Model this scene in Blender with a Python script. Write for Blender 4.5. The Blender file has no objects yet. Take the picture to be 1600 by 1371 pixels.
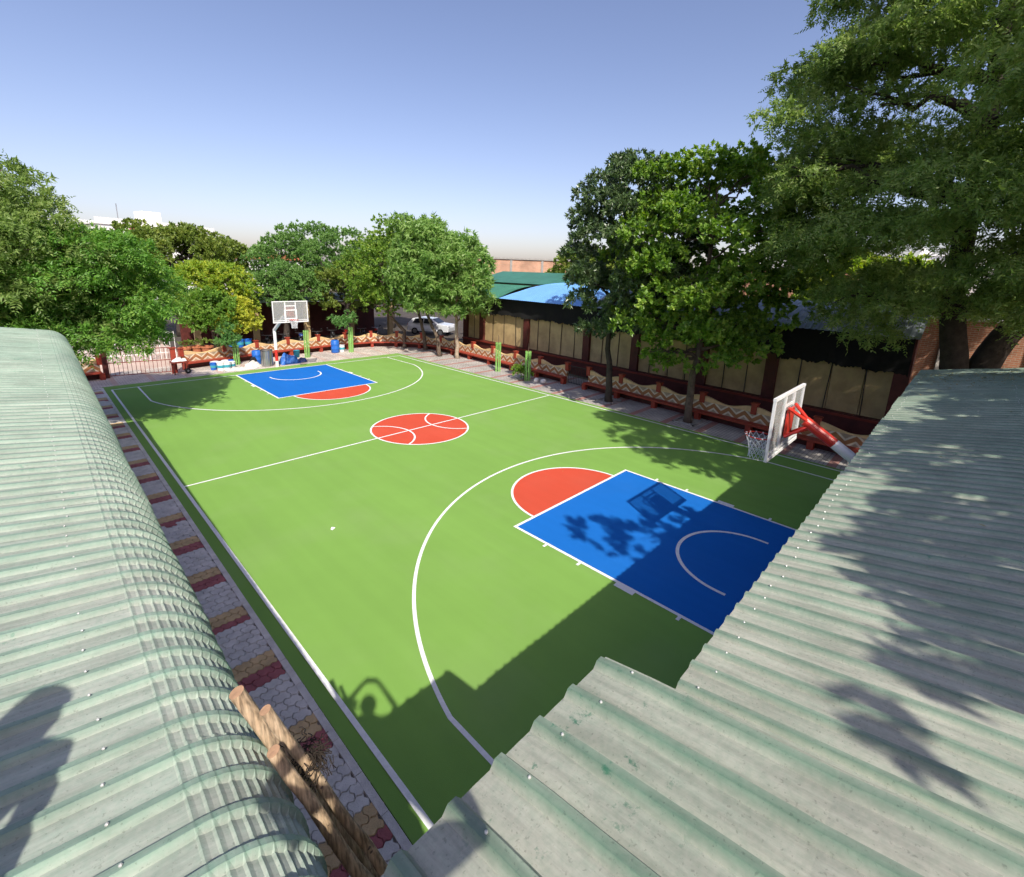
import bpy, math, random
import numpy as np
from mathutils import Vector, Matrix

random.seed(7)
rng = np.random.default_rng(11)
scene = bpy.context.scene
COL = scene.collection

# ------------------------------------------------------------------ camera
CAM = Vector((-9.7586, -14.133, 5.8367))
YAW, PITCH, ROLL, FPX = 0.8023, -0.2342, 0.0326, 739.4287
fw = Vector((math.sin(YAW)*math.cos(PITCH), math.cos(YAW)*math.cos(PITCH), math.sin(PITCH)))
rt = Vector((math.cos(YAW), -math.sin(YAW), 0.0))
up = rt.cross(fw)
cr, sr = math.cos(ROLL), math.sin(ROLL)
RT = rt*cr + up*sr
UP = up*cr - rt*sr
cam_data = bpy.data.cameras.new('camera')
cam = bpy.data.objects.new('camera', cam_data)
COL.objects.link(cam)
cam.matrix_world = Matrix(((RT.x, UP.x, -fw.x, CAM.x), (RT.y, UP.y, -fw.y, CAM.y), (RT.z, UP.z, -fw.z, CAM.z), (0, 0, 0, 1)))
cam_data.sensor_fit = 'HORIZONTAL'
cam_data.sensor_width = 36.0
cam_data.lens = FPX/1600*36.0
cam_data.shift_y = -(685.5-599.5)/1600
cam_data.clip_start = 0.05
cam_data.clip_end = 6000
scene.camera = cam

# ------------------------------------------------------------------ sky and sun
SUN = Vector((0.48, 0.914, -1.0)).normalized()      # direction the light travels
world = bpy.data.worlds.new('World')
scene.world = world
world.use_nodes = True
wn = world.node_tree
sky = wn.nodes.new('ShaderNodeTexSky')
sky.sky_type = 'NISHITA'
sky.sun_disc = False
sky.sun_elevation = math.asin(-SUN.z)
sky.sun_rotation = math.atan2(-SUN.x, -SUN.y)
sky.altitude = 200
sky.air_density = 1.0
sky.dust_density = 1.9
sky.ozone_density = 1.5
tint = wn.nodes.new('ShaderNodeMix')          # even white balance of the whole sky
tint.data_type = 'RGBA'
tint.blend_type = 'MULTIPLY'
tint.inputs['Factor'].default_value = 1.0
tint.inputs['B'].default_value = (1.08, 0.945, 1.025, 1)
wn.links.new(sky.outputs[0], tint.inputs['A'])
wn.links.new(tint.outputs['Result'], wn.nodes['Background'].inputs[0])
wn.nodes['Background'].inputs[1].default_value = 0.138
sun_data = bpy.data.lights.new('sun', 'SUN')
sun_data.energy = 4.8
sun_data.angle = math.radians(0.55)
sun_data.color = (1.0, 0.935, 0.82)
sun = bpy.data.objects.new('sun', sun_data)
COL.objects.link(sun)
sun.rotation_euler = SUN.to_track_quat('-Z', 'Y').to_euler()
sun.location = (-20, -40, 50)
vs = scene.view_settings
vs.view_transform = 'Standard'
vs.look = 'None'
vs.exposure = 0.32
vs.gamma = 1.0
vs.use_curve_mapping = False
scene.cycles.max_bounces = 4
scene.cycles.diffuse_bounces = 2
scene.cycles.glossy_bounces = 2
scene.cycles.transmission_bounces = 2
scene.cycles.adaptive_threshold = 0.03
scene.cycles.transparent_max_bounces = 8

# ------------------------------------------------------------------ materials
def srgb(r, g, b):
    f = lambda c: c/12.92 if c <= 0.04045 else ((c+0.055)/1.055)**2.4
    return (f(r/255), f(g/255), f(b/255))

def mat(name, col, rough=0.7, var=0.12, scale=3.0, bump=0.0, bscale=None, metal=0.0, spec=0.4, col2=None, detail=4.0, coat=0.0):
    m = bpy.data.materials.new(name)
    m.use_nodes = True
    nt = m.node_tree
    b = nt.nodes['Principled BSDF']
    b.inputs['Roughness'].default_value = rough
    b.inputs['Metallic'].default_value = metal
    b.inputs['Specular IOR Level'].default_value = spec
    b.inputs['Coat Weight'].default_value = coat
    tc = nt.nodes.new('ShaderNodeNewGeometry')
    nz = nt.nodes.new('ShaderNodeTexNoise')
    nz.inputs['Scale'].default_value = scale
    nz.inputs['Detail'].default_value = detail
    nz.inputs['Roughness'].default_value = 0.65
    nt.links.new(tc.outputs['Position'], nz.inputs['Vector'])
    rp = nt.nodes.new('ShaderNodeValToRGB')
    c2 = col2 if col2 else tuple(min(1, c*(1+var)) for c in col)
    c1 = tuple(c*(1-var) for c in col)
    rp.color_ramp.elements[0].position = 0.3
    rp.color_ramp.elements[0].color = (*c1, 1)
    rp.color_ramp.elements[1].position = 0.72
    rp.color_ramp.elements[1].color = (*c2, 1)
    nt.links.new(nz.outputs['Fac'], rp.inputs['Fac'])
    nt.links.new(rp.outputs['Color'], b.inputs['Base Color'])
    if bump:
        n2 = nt.nodes.new('ShaderNodeTexNoise')
        n2.inputs['Scale'].default_value = bscale or scale*8
        n2.inputs['Detail'].default_value = 3
        nt.links.new(tc.outputs['Position'], n2.inputs['Vector'])
        bp = nt.nodes.new('ShaderNodeBump')
        bp.inputs['Strength'].default_value = bump
        bp.inputs['Distance'].default_value = 0.02
        nt.links.new(n2.outputs['Fac'], bp.inputs['Height'])
        nt.links.new(bp.outputs['Normal'], b.inputs['Normal'])
    return m

def court_paint(name, col, dusty=0.10):
    """acrylic court paint: roller streaks, dusty patches, fine speckle"""
    m = mat(name, col, rough=0.85, var=0.05, scale=0.35, spec=0.12, bump=0.15, bscale=90)
    nt = m.node_tree
    b = nt.nodes['Principled BSDF']
    old = b.inputs['Base Color'].links[0].from_socket
    g = nt.nodes.new('ShaderNodeNewGeometry')
    def noise(scale, vec=None, detail=3):
        n = nt.nodes.new('ShaderNodeTexNoise')
        n.inputs['Scale'].default_value = scale
        n.inputs['Detail'].default_value = detail
        nt.links.new(vec or g.outputs['Position'], n.inputs['Vector'])
        return n.outputs['Fac']
    mp = nt.nodes.new('ShaderNodeMapping')
    mp.inputs['Scale'].default_value = (3.2, 0.12, 1)
    nt.links.new(g.outputs['Position'], mp.inputs['Vector'])
    streak = noise(1.0, mp.outputs['Vector'])
    dust = noise(0.55, None, 6)
    mr = nt.nodes.new('ShaderNodeMapRange')
    mr.inputs['From Min'].default_value = 0.5
    mr.inputs['From Max'].default_value = 0.8
    mr.inputs['To Max'].default_value = dusty
    nt.links.new(dust, mr.inputs['Value'])
    mr2 = nt.nodes.new('ShaderNodeMapRange')
    mr2.inputs['From Min'].default_value = 0.35
    mr2.inputs['From Max'].default_value = 0.7
    mr2.inputs['To Min'].default_value = 0.975
    mr2.inputs['To Max'].default_value = 1.025
    nt.links.new(streak, mr2.inputs['Value'])
    mul = nt.nodes.new('ShaderNodeVectorMath')
    mul.operation = 'SCALE'
    nt.links.new(old, mul.inputs[0])
    nt.links.new(mr2.outputs['Result'], mul.inputs['Scale'])
    mx = nt.nodes.new('ShaderNodeMix')
    mx.data_type = 'RGBA'
    nt.links.new(mr.outputs['Result'], mx.inputs['Factor'])
    nt.links.new(mul.outputs['Vector'], mx.inputs['A'])
    mx.inputs['B'].default_value = (0.42, 0.40, 0.32, 1)
    nt.links.new(mx.outputs['Result'], b.inputs['Base Color'])
    return m

def leaf_mat(name, cols, trans=0.32, rough=0.45, spec=0.35):
    """leaf colour varies from leaf to leaf (random per island)"""
    m = bpy.data.materials.new(name)
    m.use_nodes = True
    nt = m.node_tree
    b = nt.nodes['Principled BSDF']
    b.inputs['Roughness'].default_value = rough
    b.inputs['Specular IOR Level'].default_value = spec
    g = nt.nodes.new('ShaderNodeNewGeometry')
    nz = nt.nodes.new('ShaderNodeTexNoise')
    nz.inputs['Scale'].default_value = 0.9
    nz.inputs['Detail'].default_value = 2
    nt.links.new(g.outputs['Position'], nz.inputs['Vector'])
    ad = nt.nodes.new('ShaderNodeMath')
    ad.operation = 'MULTIPLY_ADD'
    ad.inputs[1].default_value = 0.55
    nt.links.new(g.outputs['Random Per Island'], ad.inputs[0])
    mr = nt.nodes.new('ShaderNodeMapRange')
    mr.inputs['From Min'].default_value = 0.3
    mr.inputs['From Max'].default_value = 0.7
    mr.inputs['To Max'].default_value = 0.45
    nt.links.new(nz.outputs['Fac'], mr.inputs['Value'])
    nt.links.new(mr.outputs['Result'], ad.inputs[2])
    rp = nt.nodes.new('ShaderNodeValToRGB')
    els = rp.color_ramp.elements
    while len(els) < len(cols):
        els.new(0.5)
    for i, c in enumerate(cols):
        els[i].position = i/(len(cols)-1)
        els[i].color = (*c, 1)
    nt.links.new(ad.outputs[0], rp.inputs['Fac'])
    nt.links.new(rp.outputs['Color'], b.inputs['Base Color'])
    t = nt.nodes.new('ShaderNodeBsdfTranslucent')
    hs = nt.nodes.new('ShaderNodeHueSaturation')
    hs.inputs['Value'].default_value = 1.5
    hs.inputs['Saturation'].default_value = 1.15
    hs.inputs['Hue'].default_value = 0.497
    nt.links.new(rp.outputs['Color'], hs.inputs['Color'])
    nt.links.new(hs.outputs['Color'], t.inputs['Color'])
    mix = nt.nodes.new('ShaderNodeMixShader')
    mix.inputs[0].default_value = trans
    nt.links.new(b.outputs[0], mix.inputs[1])
    nt.links.new(t.outputs[0], mix.inputs[2])
    nt.links.new(mix.outputs[0], nt.nodes['Material Output'].inputs['Surface'])
    return m

def roof_mat(name, paint, dust, amount=1.0, scuff=0.62, streak=(8, 0.5, 1)):
    """green painted steel; dust lies in the flat pans (mesh attribute 'pan'), paint shows on the ribs and in rubbed patches"""
    m = bpy.data.materials.new(name)
    m.use_nodes = True
    nt = m.node_tree
    b = nt.nodes['Principled BSDF']
    g = nt.nodes.new('ShaderNodeNewGeometry')
    at = nt.nodes.new('ShaderNodeAttribute')
    at.attribute_name = 'pan'
    def noise(scale, detail=5, rough=0.6):
        n = nt.nodes.new('ShaderNodeTexNoise')
        n.inputs['Scale'].default_value = scale
        n.inputs['Detail'].default_value = detail
        n.inputs['Roughness'].default_value = rough
        nt.links.new(g.outputs['Position'], n.inputs['Vector'])
        return n.outputs['Fac']
    def mrange(sock, a, c, lo, hi):
        r = nt.nodes.new('ShaderNodeMapRange')
        r.inputs['From Min'].default_value = a
        r.inputs['From Max'].default_value = c
        r.inputs['To Min'].default_value = lo
        r.inputs['To Max'].default_value = hi
        nt.links.new(sock, r.inputs['Value'])
        return r.outputs['Result']
    def math_(op, a, c):
        n = nt.nodes.new('ShaderNodeMath')
        n.operation = op
        for i, s in enumerate((a, c)):
            if isinstance(s, (int, float)):
                n.inputs[i].default_value = s
            else:
                nt.links.new(s, n.inputs[i])
        return n.outputs[0]
    fine = mrange(noise(38, 3), 0.35, 0.6, 0.84, 1.0)
    broad = mrange(noise(1.1, 5), 0.3, 0.65, 0.78, 1.0)
    wear = mrange(noise(6.5, 6, 0.75), scuff, scuff+0.07, 1.0, 0.12)
    where = mrange(noise(0.8, 2), 0.52, 0.62, 0.0, 1.0)
    wear2 = math_('MAXIMUM', wear, math_('SUBTRACT', 1.0, where))
    f = math_('MULTIPLY', math_('MULTIPLY', at.outputs['Fac'], fine), math_('MULTIPLY', broad, wear2))
    f = math_('MULTIPLY', f, amount)
    mp = nt.nodes.new('ShaderNodeMapping')
    mp.inputs['Scale'].default_value = streak
    nt.links.new(g.outputs['Position'], mp.inputs['Vector'])
    ns = nt.nodes.new('ShaderNodeTexNoise')
    ns.inputs['Scale'].default_value = 2.2
    ns.inputs['Detail'].default_value = 7
    ns.inputs['Roughness'].default_value = 0.7
    nt.links.new(mp.outputs['Vector'], ns.inputs['Vector'])
    stain = mrange(ns.outputs['Fac'], 0.38, 0.62, 0.80, 1.06)
    speck = mrange(noise(70, 2), 0.62, 0.72, 1.0, 0.72)
    blot = mrange(noise(2.3, 6, 0.7), 0.35, 0.6, 0.86, 1.04)
    shade_ = math_('MULTIPLY', math_('MULTIPLY', stain, speck), blot)
    mx = nt.nodes.new('ShaderNodeMix')
    mx.data_type = 'RGBA'
    nt.links.new(f, mx.inputs['Factor'])
    mx.inputs['A'].default_value = (*paint, 1)
    mx.inputs['B'].default_value = (*dust, 1)
    sv = nt.nodes.new('ShaderNodeVectorMath')
    sv.operation = 'SCALE'
    nt.links.new(mx.outputs['Result'], sv.inputs[0])
    nt.links.new(shade_, sv.inputs['Scale'])
    nt.links.new(sv.outputs[0], b.inputs['Base Color'])
    rr = mrange(f, 0, 1, 0.42, 0.9)
    nt.links.new(rr, b.inputs['Roughness'])
    b.inputs['Specular IOR Level'].default_value = 0.35
    bp = nt.nodes.new('ShaderNodeBump')
    bp.inputs['Strength'].default_value = 0.15
    bp.inputs['Distance'].default_value = 0.01
    nt.links.new(noise(20, 4), bp.inputs['Height'])
    nt.links.new(bp.outputs['Normal'], b.inputs['Normal'])
    return m

M = {}
M['ground'] = mat('bare_earth', (0.17, 0.145, 0.09), 0.95, 0.25, 0.5, 0.4, 12)
M['yard'] = mat('shade_tinted_earth', (0.07, 0.058, 0.048), 0.95, 0.3, 0.8, 0.4, 12)  # earth darkened to carry the shade of the trees overhead
M['green'] = court_paint('green_court_paint', (0.188, 0.352, 0.074), 0.10)
M['blue'] = court_paint('blue_court_paint', (0.010, 0.140, 0.50), 0.015)
M['red'] = court_paint('red_court_paint', (0.55, 0.078, 0.042), 0.04)
M['line'] = mat('white_line_paint', (0.80, 0.80, 0.79), 0.7, 0.09, 14, 0.15, 80, spec=0.2, col2=(0.88, 0.88, 0.87))
M['pav_grey'] = mat('grey_paver', (0.64, 0.60, 0.56), 0.9, 0.22, 3.5, 0.5, 60)
M['pav_yellow'] = mat('ochre_paver', (0.60, 0.42, 0.22), 0.9, 0.22, 3.5, 0.5, 60)
M['pav_red'] = mat('maroon_paver', (0.38, 0.12, 0.125), 0.9, 0.25, 3.5, 0.5, 60)
M['joint'] = mat('joint_sand', (0.22, 0.19, 0.16), 0.95, 0.2, 9)
M['maroon'] = mat('maroon_paint', (0.20, 0.03, 0.018), 0.55, 0.2, 4, 0.1, 40)
M['pillar'] = mat('brick_red_paint', (0.31, 0.045, 0.024), 0.55, 0.18, 5, 0.1, 40)
M['darkmaroon'] = mat('dark_maroon_paint', (0.085, 0.018, 0.014), 0.6, 0.3, 3, 0.2, 30)
M['cream'] = mat('cream_paint', (0.66, 0.46, 0.22), 0.75, 0.14, 2.2, 0.2, 40)
M['panel'] = mat('yellow_wall_paint', (0.47, 0.335, 0.165), 0.8, 0.25, 1.3, 0.2, 30, col2=(0.57, 0.42, 0.21))
M['black'] = mat('eave_shade_black', (0.008, 0.008, 0.008), 0.95, 0.3, 6)  # flat black for the band of shade below the eave
M['darkmetal'] = mat('dark_metal', (0.03, 0.028, 0.027), 0.5, 0.2, 5)
M['steelred'] = mat('red_steel_paint', (0.55, 0.035, 0.02), 0.35, 0.1, 5, coat=0.2)
M['steelwhite'] = mat('white_steel_paint', (0.78, 0.77, 0.76), 0.4, 0.06, 5, col2=(0.82, 0.82, 0.82))
M['netting'] = mat('white_net_cord', (0.72, 0.72, 0.72), 0.8, 0.1, 20)
M['bark'] = mat('brown_bark', (0.13, 0.095, 0.07), 0.9, 0.4, 5, 0.8, 30)
M['bark_dark'] = mat('dark_bark', (0.055, 0.042, 0.034), 0.9, 0.4, 5, 0.9, 25)
M['bark_pale'] = mat('pale_bark', (0.34, 0.27, 0.2), 0.9, 0.3, 6, 0.7, 30)
M['white'] = mat('white_wall', (0.78, 0.77, 0.75), 0.8, 0.06, 1)
M['blueplastic'] = mat('blue_plastic', (0.02, 0.13, 0.50), 0.4, 0.1, 6)
M['whiteplastic'] = mat('white_plastic', (0.75, 0.75, 0.74), 0.45, 0.08, 8)
M['tealplastic'] = mat('teal_label', (0.05, 0.32, 0.40), 0.5, 0.1, 8)
M['grey'] = mat('grey_cement', (0.30, 0.29, 0.27), 0.9, 0.2, 4, 0.3, 40)
M['guard'] = mat('green_guard_paint', (0.25, 0.50, 0.13), 0.5, 0.12, 5)
M['stone'] = mat('white_stone', (0.7, 0.68, 0.64), 0.9, 0.12, 7, 0.5, 20)
M['tyre'] = mat('tyre_rubber', (0.012, 0.012, 0.012), 0.85, 0.2, 8)
M['bike'] = mat('black_vehicle_paint', (0.012, 0.012, 0.014), 0.25, 0.2, 5, coat=0.4)
M['bike_red'] = mat('red_vehicle_paint', (0.40, 0.02, 0.015), 0.25, 0.1, 5, coat=0.4)
M['bike_blue'] = mat('blue_vehicle_paint', (0.03, 0.06, 0.2), 0.25, 0.1, 5, coat=0.4)
M['chrome'] = mat('grey_metal', (0.45, 0.45, 0.46), 0.3, 0.1, 5, metal=0.9)
M['carpaint'] = mat('silver_white_car_paint', (0.62, 0.64, 0.67), 0.25, 0.03, 3, coat=0.6)
M['glass_dark'] = mat('car_glass', (0.015, 0.018, 0.022), 0.08, 0.05, 3, spec=0.6)
M['lamp_red'] = mat('tail_lamp', (0.4, 0.01, 0.01), 0.2, 0.05, 3)
M['blueroof'] = mat('blue_sheet_paint', (0.15, 0.35, 0.67), 0.4, 0.08, 1.2)
M['greenroof'] = mat('far_green_sheet_paint', (0.045, 0.17, 0.115), 0.5, 0.15, 1.0)
M['greyroof'] = mat('blue_grey_sheet', (0.27, 0.31, 0.35), 0.5, 0.3, 2.0)
M['wood'] = mat('peeled_wood', (0.50, 0.33, 0.19), 0.75, 0.22, 7, 0.6, 22, col2=(0.62, 0.47, 0.32))
def grain(m):
    nt = m.node_tree
    g_ = nt.nodes.new('ShaderNodeNewGeometry')
    mp = nt.nodes.new('ShaderNodeMapping')
    mp.inputs['Scale'].default_value = (70, 70, 5)
    nt.links.new(g_.outputs['Position'], mp.inputs['Vector'])
    n = nt.nodes.new('ShaderNodeTexNoise')
    n.inputs['Scale'].default_value = 1.0
    n.inputs['Detail'].default_value = 6
    nt.links.new(mp.outputs['Vector'], n.inputs['Vector'])
    mr = nt.nodes.new('ShaderNodeMapRange')
    mr.inputs['From Min'].default_value = 0.36
    mr.inputs['From Max'].default_value = 0.6
    mr.inputs['To Min'].default_value = 0.42
    mr.inputs['To Max'].default_value = 1.08
    nt.links.new(n.outputs['Fac'], mr.inputs['Value'])
    b_ = nt.nodes['Principled BSDF']
    old = b_.inputs['Base Color'].links[0].from_socket
    v = nt.nodes.new('ShaderNodeVectorMath')
    v.operation = 'SCALE'
    nt.links.new(old, v.inputs[0])
    nt.links.new(mr.outputs['Result'], v.inputs['Scale'])
    nt.links.new(v.outputs[0], b_.inputs['Base Color'])
    bp = nt.nodes.new('ShaderNodeBump')
    bp.inputs['Strength'].default_value = 0.7
    bp.inputs['Distance'].default_value = 0.006
    nt.links.new(n.outputs['Fac'], bp.inputs['Height'])
    nt.links.new(bp.outputs['Normal'], b_.inputs['Normal'])
grain(M['wood'])
M['woodend'] = mat('cut_wood', (0.40, 0.24, 0.14), 0.85, 0.2, 14, 0.3, 40)
M['fibre'] = mat('dark_fibre', (0.03, 0.022, 0.016), 0.95, 0.3, 10)
M['earth_pink'] = mat('pale_pink_forecourt', (0.52, 0.40, 0.34), 0.9, 0.15, 1.0, 0.3, 15)
M['terracotta'] = mat('terracotta', (0.42, 0.15, 0.07), 0.8, 0.2, 5)
M['screw'] = mat('galvanised_screw', (0.52, 0.52, 0.5), 0.35, 0.05, 9, metal=0.3)
M['skin'] = mat('skin', (0.28, 0.15, 0.09), 0.6, 0.1, 6)
M['shirt'] = mat('grey_shirt', (0.16, 0.17, 0.2), 0.9, 0.1, 6)
M['shirt2'] = mat('dark_shirt', (0.05, 0.05, 0.07), 0.9, 0.1, 6)
M['hair'] = mat('black_hair', (0.01, 0.009, 0.008), 0.6, 0.2, 9)
M['dryleaf'] = mat('dry_leaf', (0.36, 0.22, 0.07), 0.8, 0.3, 6, col2=(0.25, 0.26, 0.08))
M['paper'] = mat('white_paper', (0.8, 0.8, 0.8), 0.8, 0.05, 9)
M['tarp'] = mat('blue_tarpaulin', (0.02, 0.10, 0.42), 0.5, 0.25, 4, 0.6, 8, col2=(0.05, 0.2, 0.6))
M['sack'] = mat('pale_sack', (0.6, 0.57, 0.52), 0.9, 0.2, 6, 0.5, 15)
M['roofL'] = roof_mat('dusty_green_roof_sheet', (0.08, 0.235, 0.16), (0.445, 0.455, 0.40), 1.0, streak=(0.5, 8, 1))
M['roofO'] = roof_mat('scuffed_olive_roof_sheet', (0.03, 0.15, 0.085), (0.42, 0.42, 0.35), 1.0, 0.60)
M['roofR'] = roof_mat('dusty_olive_roof_sheet', (0.07, 0.20, 0.13), (0.42, 0.42, 0.35), 1.0)

def glass_mat():
    m = bpy.data.materials.new('acrylic_board')
    m.use_nodes = True
    nt = m.node_tree
    tr = nt.nodes.new('ShaderNodeBsdfTransparent')
    tr.inputs[0].default_value = (0.86, 0.87, 0.87, 1)
    gl = nt.nodes.new('ShaderNodeBsdfGlossy')
    gl.inputs['Roughness'].default_value = 0.06
    df = nt.nodes.new('ShaderNodeBsdfDiffuse')
    df.inputs[0].default_value = (0.7, 0.7, 0.68, 1)
    m1 = nt.nodes.new('ShaderNodeMixShader')
    m1.inputs[0].default_value = 0.26
    m2 = nt.nodes.new('ShaderNodeMixShader')
    m2.inputs[0].default_value = 0.05
    nt.links.new(tr.outputs[0], m1.inputs[1])
    nt.links.new(df.outputs[0], m1.inputs[2])
    nt.links.new(m1.outputs[0], m2.inputs[1])
    nt.links.new(gl.outputs[0], m2.inputs[2])
    nt.links.new(m2.outputs[0], nt.nodes['Material Output'].inputs['Surface'])
    return m
M['glass'] = glass_mat()

def brick_mat(name, c1, c2, mortar, scale, bw=0.5, rh=0.25, msize=0.02, axis='x', rough=0.9):
    m = bpy.data.materials.new(name)
    m.use_nodes = True
    nt = m.node_tree
    b = nt.nodes['Principled BSDF']
    b.inputs['Roughness'].default_value = rough
    g = nt.nodes.new('ShaderNodeNewGeometry')
    sp = nt.nodes.new('ShaderNodeSeparateXYZ')
    cb = nt.nodes.new('ShaderNodeCombineXYZ')
    nt.links.new(g.outputs['Position'], sp.inputs[0])
    if axis == 'z':
        nt.links.new(sp.outputs['X'], cb.inputs[0])
        nt.links.new(sp.outputs['Y'], cb.inputs[1])
    else:
        nt.links.new(sp.outputs['Y' if axis == 'x' else 'X'], cb.inputs[0])
        nt.links.new(sp.outputs['Z'], cb.inputs[1])
    br = nt.nodes.new('ShaderNodeTexBrick')
    br.inputs['Scale'].default_value = scale
    br.inputs['Color1'].default_value = (*c1, 1)
    br.inputs['Color2'].default_value = (*c2, 1)
    br.inputs['Mortar'].default_value = (*mortar, 1)
    br.inputs['Mortar Size'].default_value = msize
    br.inputs['Brick Width'].default_value = bw
    br.inputs['Row Height'].default_value = rh
    nt.links.new(cb.outputs[0], br.inputs['Vector'])
    nz = nt.nodes.new('ShaderNodeTexNoise')
    nz.inputs['Scale'].default_value = 0.9
    nz.inputs['Detail'].default_value = 6
    nt.links.new(g.outputs['Position'], nz.inputs['Vector'])
    mr = nt.nodes.new('ShaderNodeMapRange')
    mr.inputs['From Min'].default_value = 0.25
    mr.inputs['From Max'].default_value = 0.75
    mr.inputs['To Min'].default_value = 0.7
    mr.inputs['To Max'].default_value = 1.25
    nt.links.new(nz.outputs['Fac'], mr.inputs['Value'])
    sc_ = nt.nodes.new('ShaderNodeVectorMath')
    sc_.operation = 'SCALE'
    nt.links.new(br.outputs['Color'], sc_.inputs[0])
    nt.links.new(mr.outputs['Result'], sc_.inputs['Scale'])
    nt.links.new(sc_.outputs[0], b.inputs['Base Color'])
    bp = nt.nodes.new('ShaderNodeBump')
    bp.inputs['Strength'].default_value = 0.4
    bp.inputs['Distance'].default_value = 0.01
    bp.invert = True
    nt.links.new(br.outputs['Fac'], bp.inputs['Height'])
    nt.links.new(bp.outputs['Normal'], b.inputs['Normal'])
    return m, br, sc_
M['brick'], _, _ = brick_mat('old_brick', (0.42, 0.17, 0.09), (0.33, 0.14, 0.08), (0.40, 0.30, 0.22), 1.0, 0.24, 0.085, 0.012, 'x')
M['brick_y'], _, _ = brick_mat('old_brick_front', (0.50, 0.25, 0.15), (0.42, 0.21, 0.13), (0.46, 0.36, 0.27), 1.0, 0.24, 0.085, 0.012, 'y')

def paving_mat(name, base, pale, red, per_axis, period, band):
    """concrete block paving with a red cross band every few courses"""
    m, br, sc_ = brick_mat(name, base, pale, (0.17, 0.15, 0.14), 1.0, 0.22, 0.12, 0.008, 'z')
    nt = m.node_tree
    b = nt.nodes['Principled BSDF']
    g = nt.nodes.new('ShaderNodeNewGeometry')
    sp = nt.nodes.new('ShaderNodeSeparateXYZ')
    nt.links.new(g.outputs['Position'], sp.inputs[0])
    wr = nt.nodes.new('ShaderNodeMath')
    wr.operation = 'WRAP'
    nt.links.new(sp.outputs[per_axis], wr.inputs[0])
    wr.inputs[1].default_value = period
    wr.inputs[2].default_value = 0.0
    lt = nt.nodes.new('ShaderNodeMath')
    lt.operation = 'LESS_THAN'
    nt.links.new(wr.outputs[0], lt.inputs[0])
    lt.inputs[1].default_value = band
    mul = nt.nodes.new('ShaderNodeMath')
    mul.operation = 'MULTIPLY'
    nt.links.new(lt.outputs[0], mul.inputs[0])
    mul.inputs[1].default_value = 0.75
    mx = nt.nodes.new('ShaderNodeMix')
    mx.data_type = 'RGBA'
    nt.links.new(mul.outputs[0], mx.inputs['Factor'])
    nt.links.new(sc_.outputs[0], mx.inputs['A'])
    mx.inputs['B'].default_value = (*red, 1)
    nt.links.new(mx.outputs['Result'], b.inputs['Base Color'])
    return m
M['pav_right'] = paving_mat('grey_block_paving', (0.40, 0.37, 0.34), (0.46, 0.43, 0.39), (0.36, 0.14, 0.11), 'Y', 1.47, 0.26)
M['pav_far'] = paving_mat('pale_block_paving', (0.55, 0.48, 0.42), (0.62, 0.55, 0.48), (0.48, 0.33, 0.27), 'X', 1.47, 0.22)

def zigzag_mat():
    """painted wall: cream above, brown zigzag with white and grey chevrons below (UV in metres)"""
    m = bpy.data.materials.new('zigzag_wall_paint')
    m.use_nodes = True
    nt = m.node_tree
    b = nt.nodes['Principled BSDF']
    b.inputs['Roughness'].default_value = 0.75
    uv = nt.nodes.new('ShaderNodeUVMap')
    sp = nt.nodes.new('ShaderNodeSeparateXYZ')
    nt.links.new(uv.outputs[0], sp.inputs[0])
    def mth(op, a, c=None):
        n = nt.nodes.new('ShaderNodeMath')
        n.operation = op
        for i, s in enumerate((a, c)):
            if s is None:
                continue
            if isinstance(s, (int, float)):
                n.inputs[i].default_value = s
            else:
                nt.links.new(s, n.inputs[i])
        return n.outputs[0]
    P = 0.62
    t = mth('DIVIDE', mth('PINGPONG', sp.outputs[0], P/2), P/2)
    w = mth('DIVIDE', mth('SUBTRACT', sp.outputs[1], 0.34), 0.42)
    d = mth('SUBTRACT', w, mth('MULTIPLY', t, 0.60))
    rp = nt.nodes.new('ShaderNodeValToRGB')
    rp.color_ramp.interpolation = 'CONSTANT'
    d01 = mth('ADD', mth('MULTIPLY', d, 0.5), 0.5)
    nt.links.new(d01, rp.inputs['Fac'])
    brown, white, grey, cream = (0.36, 0.16, 0.06), (0.66, 0.58, 0.44), (0.40, 0.30, 0.20), (0.68, 0.47, 0.23)
    stops = [(0.0, grey), (0.385, white), (0.485, brown), (0.70, white), (0.80, grey)]
    els = rp.color_ramp.elements
    while len(els) < len(stops):
        els.new(0.5)
    for e, (p_, c_) in zip(els, stops):
        e.position = p_
        e.color = (*c_, 1)
    hi = mth('GREATER_THAN', sp.outputs[1], 0.76)
    mx = nt.nodes.new('ShaderNodeMix')
    mx.data_type = 'RGBA'
    nt.links.new(hi, mx.inputs['Factor'])
    nt.links.new(rp.outputs['Color'], mx.inputs['A'])
    mx.inputs['B'].default_value = (*cream, 1)
    g = nt.nodes.new('ShaderNodeNewGeometry')
    nz = nt.nodes.new('ShaderNodeTexNoise')
    nz.inputs['Scale'].default_value = 4
    nz.inputs['Detail'].default_value = 6
    nt.links.new(g.outputs['Position'], nz.inputs['Vector'])
    mr = nt.nodes.new('ShaderNodeMapRange')
    mr.inputs['From Min'].default_value = 0.3
    mr.inputs['From Max'].default_value = 0.7
    mr.inputs['To Min'].default_value = 0.8
    mr.inputs['To Max'].default_value = 1.12
    nt.links.new(nz.outputs['Fac'], mr.inputs['Value'])
    s = nt.nodes.new('ShaderNodeVectorMath')
    s.operation = 'SCALE'
    nt.links.new(mx.outputs['Result'], s.inputs[0])
    nt.links.new(mr.outputs['Result'], s.inputs['Scale'])
    nt.links.new(s.outputs[0], b.inputs['Base Color'])
    return m
M['zigzag'] = zigzag_mat()

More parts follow.
